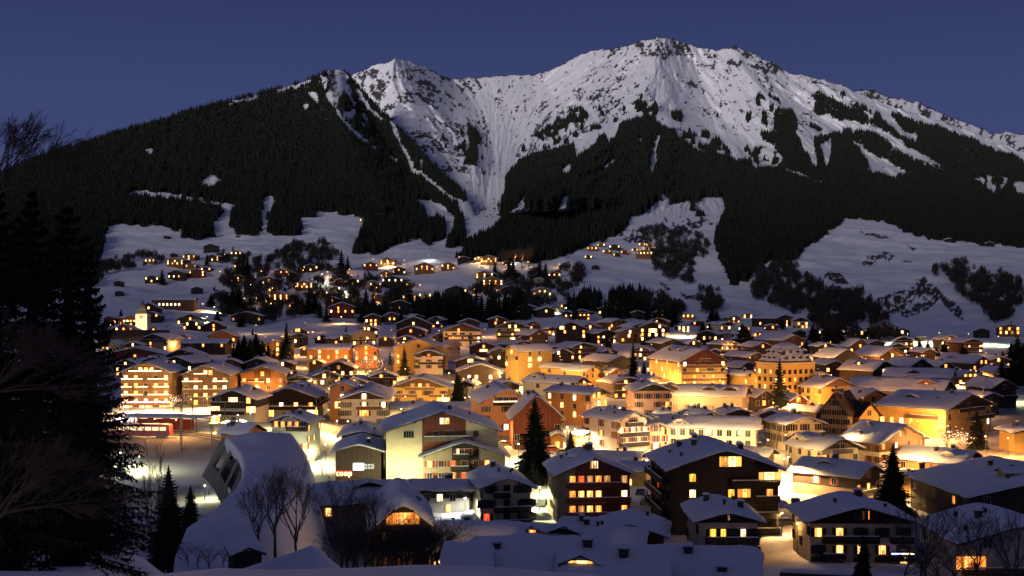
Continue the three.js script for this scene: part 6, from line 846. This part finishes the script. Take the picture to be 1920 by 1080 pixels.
const LAMPS = [
  // the white hot alley and street
  ['lamp in the white hot alley left of the white house', 1078, 838, PALE, 1100, 5], ['second lamp deeper in the white hot alley', 1092, 812, GOLD, 1000, 5], ['lamp under the red barn corner at the alley', 1064, 842, PALE, 500, 6],
  ['lamp of the white hot street right of the apartment house', 1484, 928, WARM, 1500, 6], ['second lamp of the white hot street', 1478, 908, PALE, 1000, 6], ['lamp on the yard behind the black and white chalet', 1466, 1005, WARM, 260, 4],
  // east
  ['lamp at the golden house with the white balcony', 1470, 892, GOLD, 1200, 4, { flood: 1 }], ['lamp behind the timbered lit gable', 1750, 872, GOLD, 1800, 4, { flood: 1 }], ['left lamp of the glowing garden', 1752, 836, AMBER, 1100, 4], ['right lamp of the glowing garden', 1795, 856, AMBER, 1000, 4], ['lamp at the foot of the big golden chalet', 1720, 822, AMBER, 1300, 5], ['lamp on the forecourt of the big golden chalet', 1762, 822, AMBER, 1000, 5],
  ['lamp before the yellow three storey house', 1536, 790, AMBER, 1900, 6], ['lamp by the domed hotel front', 1450, 796, AMBER, 2000, 7], ['lamp at the left side of the domed hotel', 1418, 770, AMBER, 1500, 6], ['lamp lighting the domed hotel from the right', 1530, 776, AMBER, 1500, 7], ['lamp by the spruce garden right of the timber house', 1752, 950, GOLD, 500, 4], ['lamp on the small yellow gable wall', 1690, 946, GOLD, 500, 4],
  ['lamp under the corner chalet', 1830, 1090, WARM, 200, 4], ['lamp at the fan of lit balconies', 1822, 740, PALE, 900, 4], ['lamp on the far right street', 1904, 756, LIME, 700, 6], ['tall lamp above the far right street', 1910, 700, WHITE, 500, 6], ['lamp at the yellow sliver building', 1890, 858, AMBER, 700, 5],
  ['lamp between the eastern chalets', 1610, 662, AMBER, 700, 5], ['lamp under the orange eastern chalet', 1830, 712, AMBER, 500, 4], ['lamp in the lane of the brown eastern chalet', 1684, 736, AMBER, 300, 5], ['lamp behind the steep grey house', 1646, 806, AMBER, 900, 5],
  // the white road lamps below the eastern meadow
  ['lamp on the far lit road, leftmost of three', 1702, 646, LIME, 2200, 7], ['lamp on the far lit road, middle of three', 1761, 644, LIME, 2600, 7], ['lamp on the far lit road, rightmost of three', 1816, 646, LIME, 2600, 7], ['lamp at the road end under the lit eastern houses', 1872, 648, LIME, 900, 6],
  // centre
  ['lamp in front of the cream hotel gable', 1256, 850, PALE, 650, 4, { flood: 1 }], ['lamp along the cream hotel long wing', 1318, 852, PALE, 650, 4, { flood: 1 }], ['second lamp along the cream hotel long wing', 1380, 854, PALE, 650, 4, { flood: 1 }], ['lamp between pink house and white house', 1162, 800, PALE, 700, 6, { flood: 1 }], ['lamp before the pink house', 1222, 826, GOLD, 800, 5, { flood: 1 }], ['lamp right of the white house', 1256, 832, AMBER, 700, 5],
  ['lamp under the timbered hotel with the steep gable', 1250, 748, AMBER, 2000, 5], ['lamp right under the timbered hotel', 1330, 762, AMBER, 1700, 6], ['lamp left of the timbered hotel', 1215, 734, AMBER, 1300, 5], ['lamp between annex and timbered hotel', 1296, 772, AMBER, 1200, 5], ['lamp at the annex ground floor', 1352, 790, PALE, 700, 4], ['lamp at the end of the annex', 1398, 790, PALE, 600, 4],
  ['lamp at the yellow guest house corner', 994, 730, GOLD, 2600, 6], ['lamp on the square before the yellow guest house', 976, 738, GOLD, 2400, 5], ['lamp below the blank gable of the guest house', 938, 734, GOLD, 1400, 6], ['lamp before the golden terrace row', 1050, 730, AMBER, 1700, 5], ['second lamp before the golden terrace row', 1098, 744, AMBER, 1200, 5], ['third lamp before the golden terrace row', 1150, 738, AMBER, 700, 5], ['lamp beside the four storey orange house', 1046, 794, AMBER, 1400, 6], ['lamp behind the salmon pink house', 1020, 786, AMBER, 900, 6],
  ['lamp before the salmon pink house', 930, 838, AMBER, 1100, 5, { flood: 1 }], ['lamp right of the salmon pink house', 976, 834, AMBER, 600, 6], ['lamp in the yellow passage right of the black and white chalet', 842, 716, GOLD, 1200, 4], ['lamp in the park under the lit trees', 694, 712, AMBER, 1500, 4], ['second lamp in the park under the lit trees', 722, 708, AMBER, 1500, 4], ['lamp before the wide yellow building', 760, 712, AMBER, 1900, 5], ['lamp at the orange flat fronted inn', 640, 698, AMBER, 1100, 5], ['lamp at the orange gabled inn', 668, 702, AMBER, 1100, 5],
  ['lamp before the cream flower balcony chalet', 760, 770, GOLD, 1500, 5, { flood: 1 }], ['second lamp before the cream flower balcony chalet', 830, 768, GOLD, 1300, 5, { flood: 1 }], ['lamp by the white lit shop front', 752, 796, PALE, 900, 5], ['lamp of the orange wall in the gap', 616, 800, AMBER, 1100, 5], ['lamp on the street below the orange wall', 632, 822, GOLD, 1500, 5, { flood: 1 }], ['lamp by the frosted tree', 872, 772, GOLD, 500, 5],
  ['lamp in the yard of the very wide cream chalet', 736, 918, LIME, 900, 2.2, { flood: 1 }], ['second lamp in the yard of the very wide cream chalet', 764, 912, LIME, 700, 2.2, { flood: 1 }], ['lamp right of the timber and plaster chalet', 972, 870, LIME, 400, 5], ['lamp on the lane between cream house and hotel', 1012, 962, LIME, 500, 5], ['second lamp on the lane beside the hotel', 1030, 930, LIME, 500, 4], ['lamp behind the hotel on the parking yard', 1212, 905, LIME, 500, 5], ['lamp in front of the glazed shop', 872, 968, WHITE, 120, 3.4], ['lamp before the orange lit porch', 858, 1060, GOLD, 220, 3, { d: 172, flood: 1 }],
  ['lamp beside the pale house with orange windows', 592, 878, LIME, 700, 4, { flood: 1 }], ['lamp below the pale house with orange windows', 610, 870, LIME, 260, 5], ['lamp in front of the white and dark house', 652, 830, LIME, 500, 6],
  // west
  ['flood lamp on the snowy railway slope', 262, 888, LIME, 240, 4], ['second flood lamp on the snowy railway slope', 226, 880, LIME, 220, 4], ['lamp at the gallery mouth', 384, 938, LIME, 90, 3], ['lamp on the station square', 412, 812, GOLD, 350, 5], ['second lamp on the station square', 446, 812, PALE, 300, 5], ['lamp before the dark chalet by the square', 470, 806, LIME, 500, 5],
  ['lamp on the street before the brown timber chalet', 358, 776, GOLD, 1700, 5], ['lamp on the street before the fairy light hotel', 300, 780, GOLD, 1700, 5], ['lamp left of the fairy light hotel', 246, 782, WARM, 1300, 5], ['violet lamp under the fairy light hotel', 232, 786, VIOLET, 500, 4], ['lamp on the railway platform', 290, 820, AMBER, 300, 5], ['lamp at the platform end', 330, 822, AMBER, 220, 5], ['porch lamp out on the slope beside the larch boughs', -420, 1000, WARM, 6, 4, { d: 15, flood: 1 }], ['lamp behind the huge spruce', 180, 800, AMBER, 700, 5],
  ['flood lamp that lights the church tower', 262, 624, PALE, 10, 2, { flood: 1, d: 906 }], ['lamp at the orange chalet below the church', 303, 650, AMBER, 1600, 5], ['lamp at the warm chalet left of the church', 222, 640, AMBER, 900, 4], ['lamp below the church terrace', 330, 660, AMBER, 1200, 5], ['lamp under the orange timber chalet', 410, 652, AMBER, 800, 5], ['lamp under the red lit eave', 280, 692, AMBER, 700, 4], ['lamp on the upper village road', 402, 588, LIME, 700, 6], ['lamp under the upper village road', 388, 606, LIME, 500, 5], ['lamp at the orange house by the tall spruce', 524, 668, AMBER, 2200, 5], ['second lamp at the orange house by the tall spruce', 512, 652, AMBER, 1600, 5], ['white lamp on the village snowfield', 642, 642, WHITE, 260, 4],
  // hillside roads
  ['hillside road lamp, lowest', 662, 574, LIME, 500, 7], ['hillside road lamp, second from below', 648, 560, LIME, 350, 7], ['hillside road lamp, third from below', 636, 552, LIME, 350, 7], ['hillside road lamp, fourth from below', 614, 534, LIME, 300, 7], ['hillside road lamp, topmost', 604, 526, WHITE, 300, 7], ['lamp on the bright meadow road corner', 728, 502, PALE, 900, 7], ['lamp above the meadow road', 804, 490, WHITE, 250, 7], ['lamp left of the bright chalet under the wood', 897, 492, GOLD, 400, 6], ['white lamp right of the bright chalet under the wood', 955, 494, WHITE, 350, 6], ['orange flood lamp under the wood edge', 970, 490, [1, 0.28, 0.04], 16000, 6, { flood: 1 }], ['lamp by the pale green house in the trees', 1060, 588, LIME, 700, 6], ['lamp by the eastern edge chalets', 1280, 632, LIME, 700, 5], ['lamp at the reddish shop under the snowfield trees', 640, 606, WARM, 500, 5], ['lamp at the top of the hamlet on the knoll', 1218, 468, WARM, 900, 5],
];
LAMPS.push(['lamp on the lane left of the white chalet', 1496, 1040, WARM, 220, 5, { flood: 1 }], ['lamp between cream shuttered house and golden house', 1440, 862, GOLD, 500, 5, { flood: 1 }], ['lamp before the chalet with the timbered lit gable', 1700, 884, GOLD, 800, 4, { flood: 1 }], ['lamp at the pale lower wall of the fairy light hotel', 272, 774, PALE, 1500, 4, { flood: 1, d: 440 }], ['lamp at the entrance of the brown timber chalet', 388, 768, GOLD, 1300, 4, { flood: 1 }], ['lamp at the honey coloured chalet', 486, 750, AMBER, 1300, 5, { flood: 1 }]);
for (const [label, px, py, c, cd, h, o] of LAMPS) { const big = (c === AMBER || c === GOLD) && cd >= 1000; lamp(label, px, py, c, cd * (o?.flood ? 1 : big ? 0.95 : 1.9), h, { flood: big, ...o }); }

const ADDED_LAMPS = [['highest', 500, 700, 1060, 52, 130], ['hillside', 520, 290, 700, 44, 130], ['slope', 548, 470, 1060, 46, 160], ['lane', 578, 380, 760, 46, 220], ['upper', 632, 480, 1500, 92, 500], ['middle', 660, 230, 1880, 84, 800], ['lower', 694, 560, 1880, 78, 900], ['lowest', 732, 590, 1640, 96, 900], ['southern', 786, 880, 1880, 110, 700], ['eastern', 676, 1500, 1900, 60, 700], ['front', 862, 1000, 1880, 150, 450]];  // scattered lamp lines: village ones added for warm glow, slope ones for lamp points
for (const [which, py, x0, x1, step, cd] of ADDED_LAMPS) { seed(py); const l = []; for (let px = x0; px < x1; px += step * rnd(0.75, 1.25)) l.push([px, py + rnd(-9, 9)]); l.forEach(([px, y], i) => lamp(`added glow lamp among the packed houses, ${ordinal(i, l.length)} of the ${which} scattered line`, px, y, i % 4 ? AMBER : GOLD, cd * rnd(0.6, 1.3), rnd(5, 7), { flood: 1, group: `added lamps of the ${which} line` })); }

{ const l = new THREE.SpotLight(new THREE.Color().setRGB(...PALE), 5200, 0, 0.42, 0.5), g = tag(top(new THREE.Group(), 'flood_light'), 'flood light on the snow that shines up at the church tower', 'flood light'); g.position.set(churchAt.x + 3, groundY(churchAt.x + 3, -churchAt.z - 26), churchAt.z + 26); part('post', new Geo().bar(V(0, -0.3, 0), V(0, 1, 0), 0.06, 0.06, 5).done(), mMetal, g); const b = part('lamp_bulb', bulbGeo, glow(9, 7.5, 5), g); b.position.y = 1.1; l.position.copy(g.position).add(V(0, 1.1, 0)); l.target.position.copy(churchAt).add(V(0, 8, 0)); l.castShadow = true; l.shadow.radius = 8; scene.add(l, l.target); }
renderer.render(scene, camera);
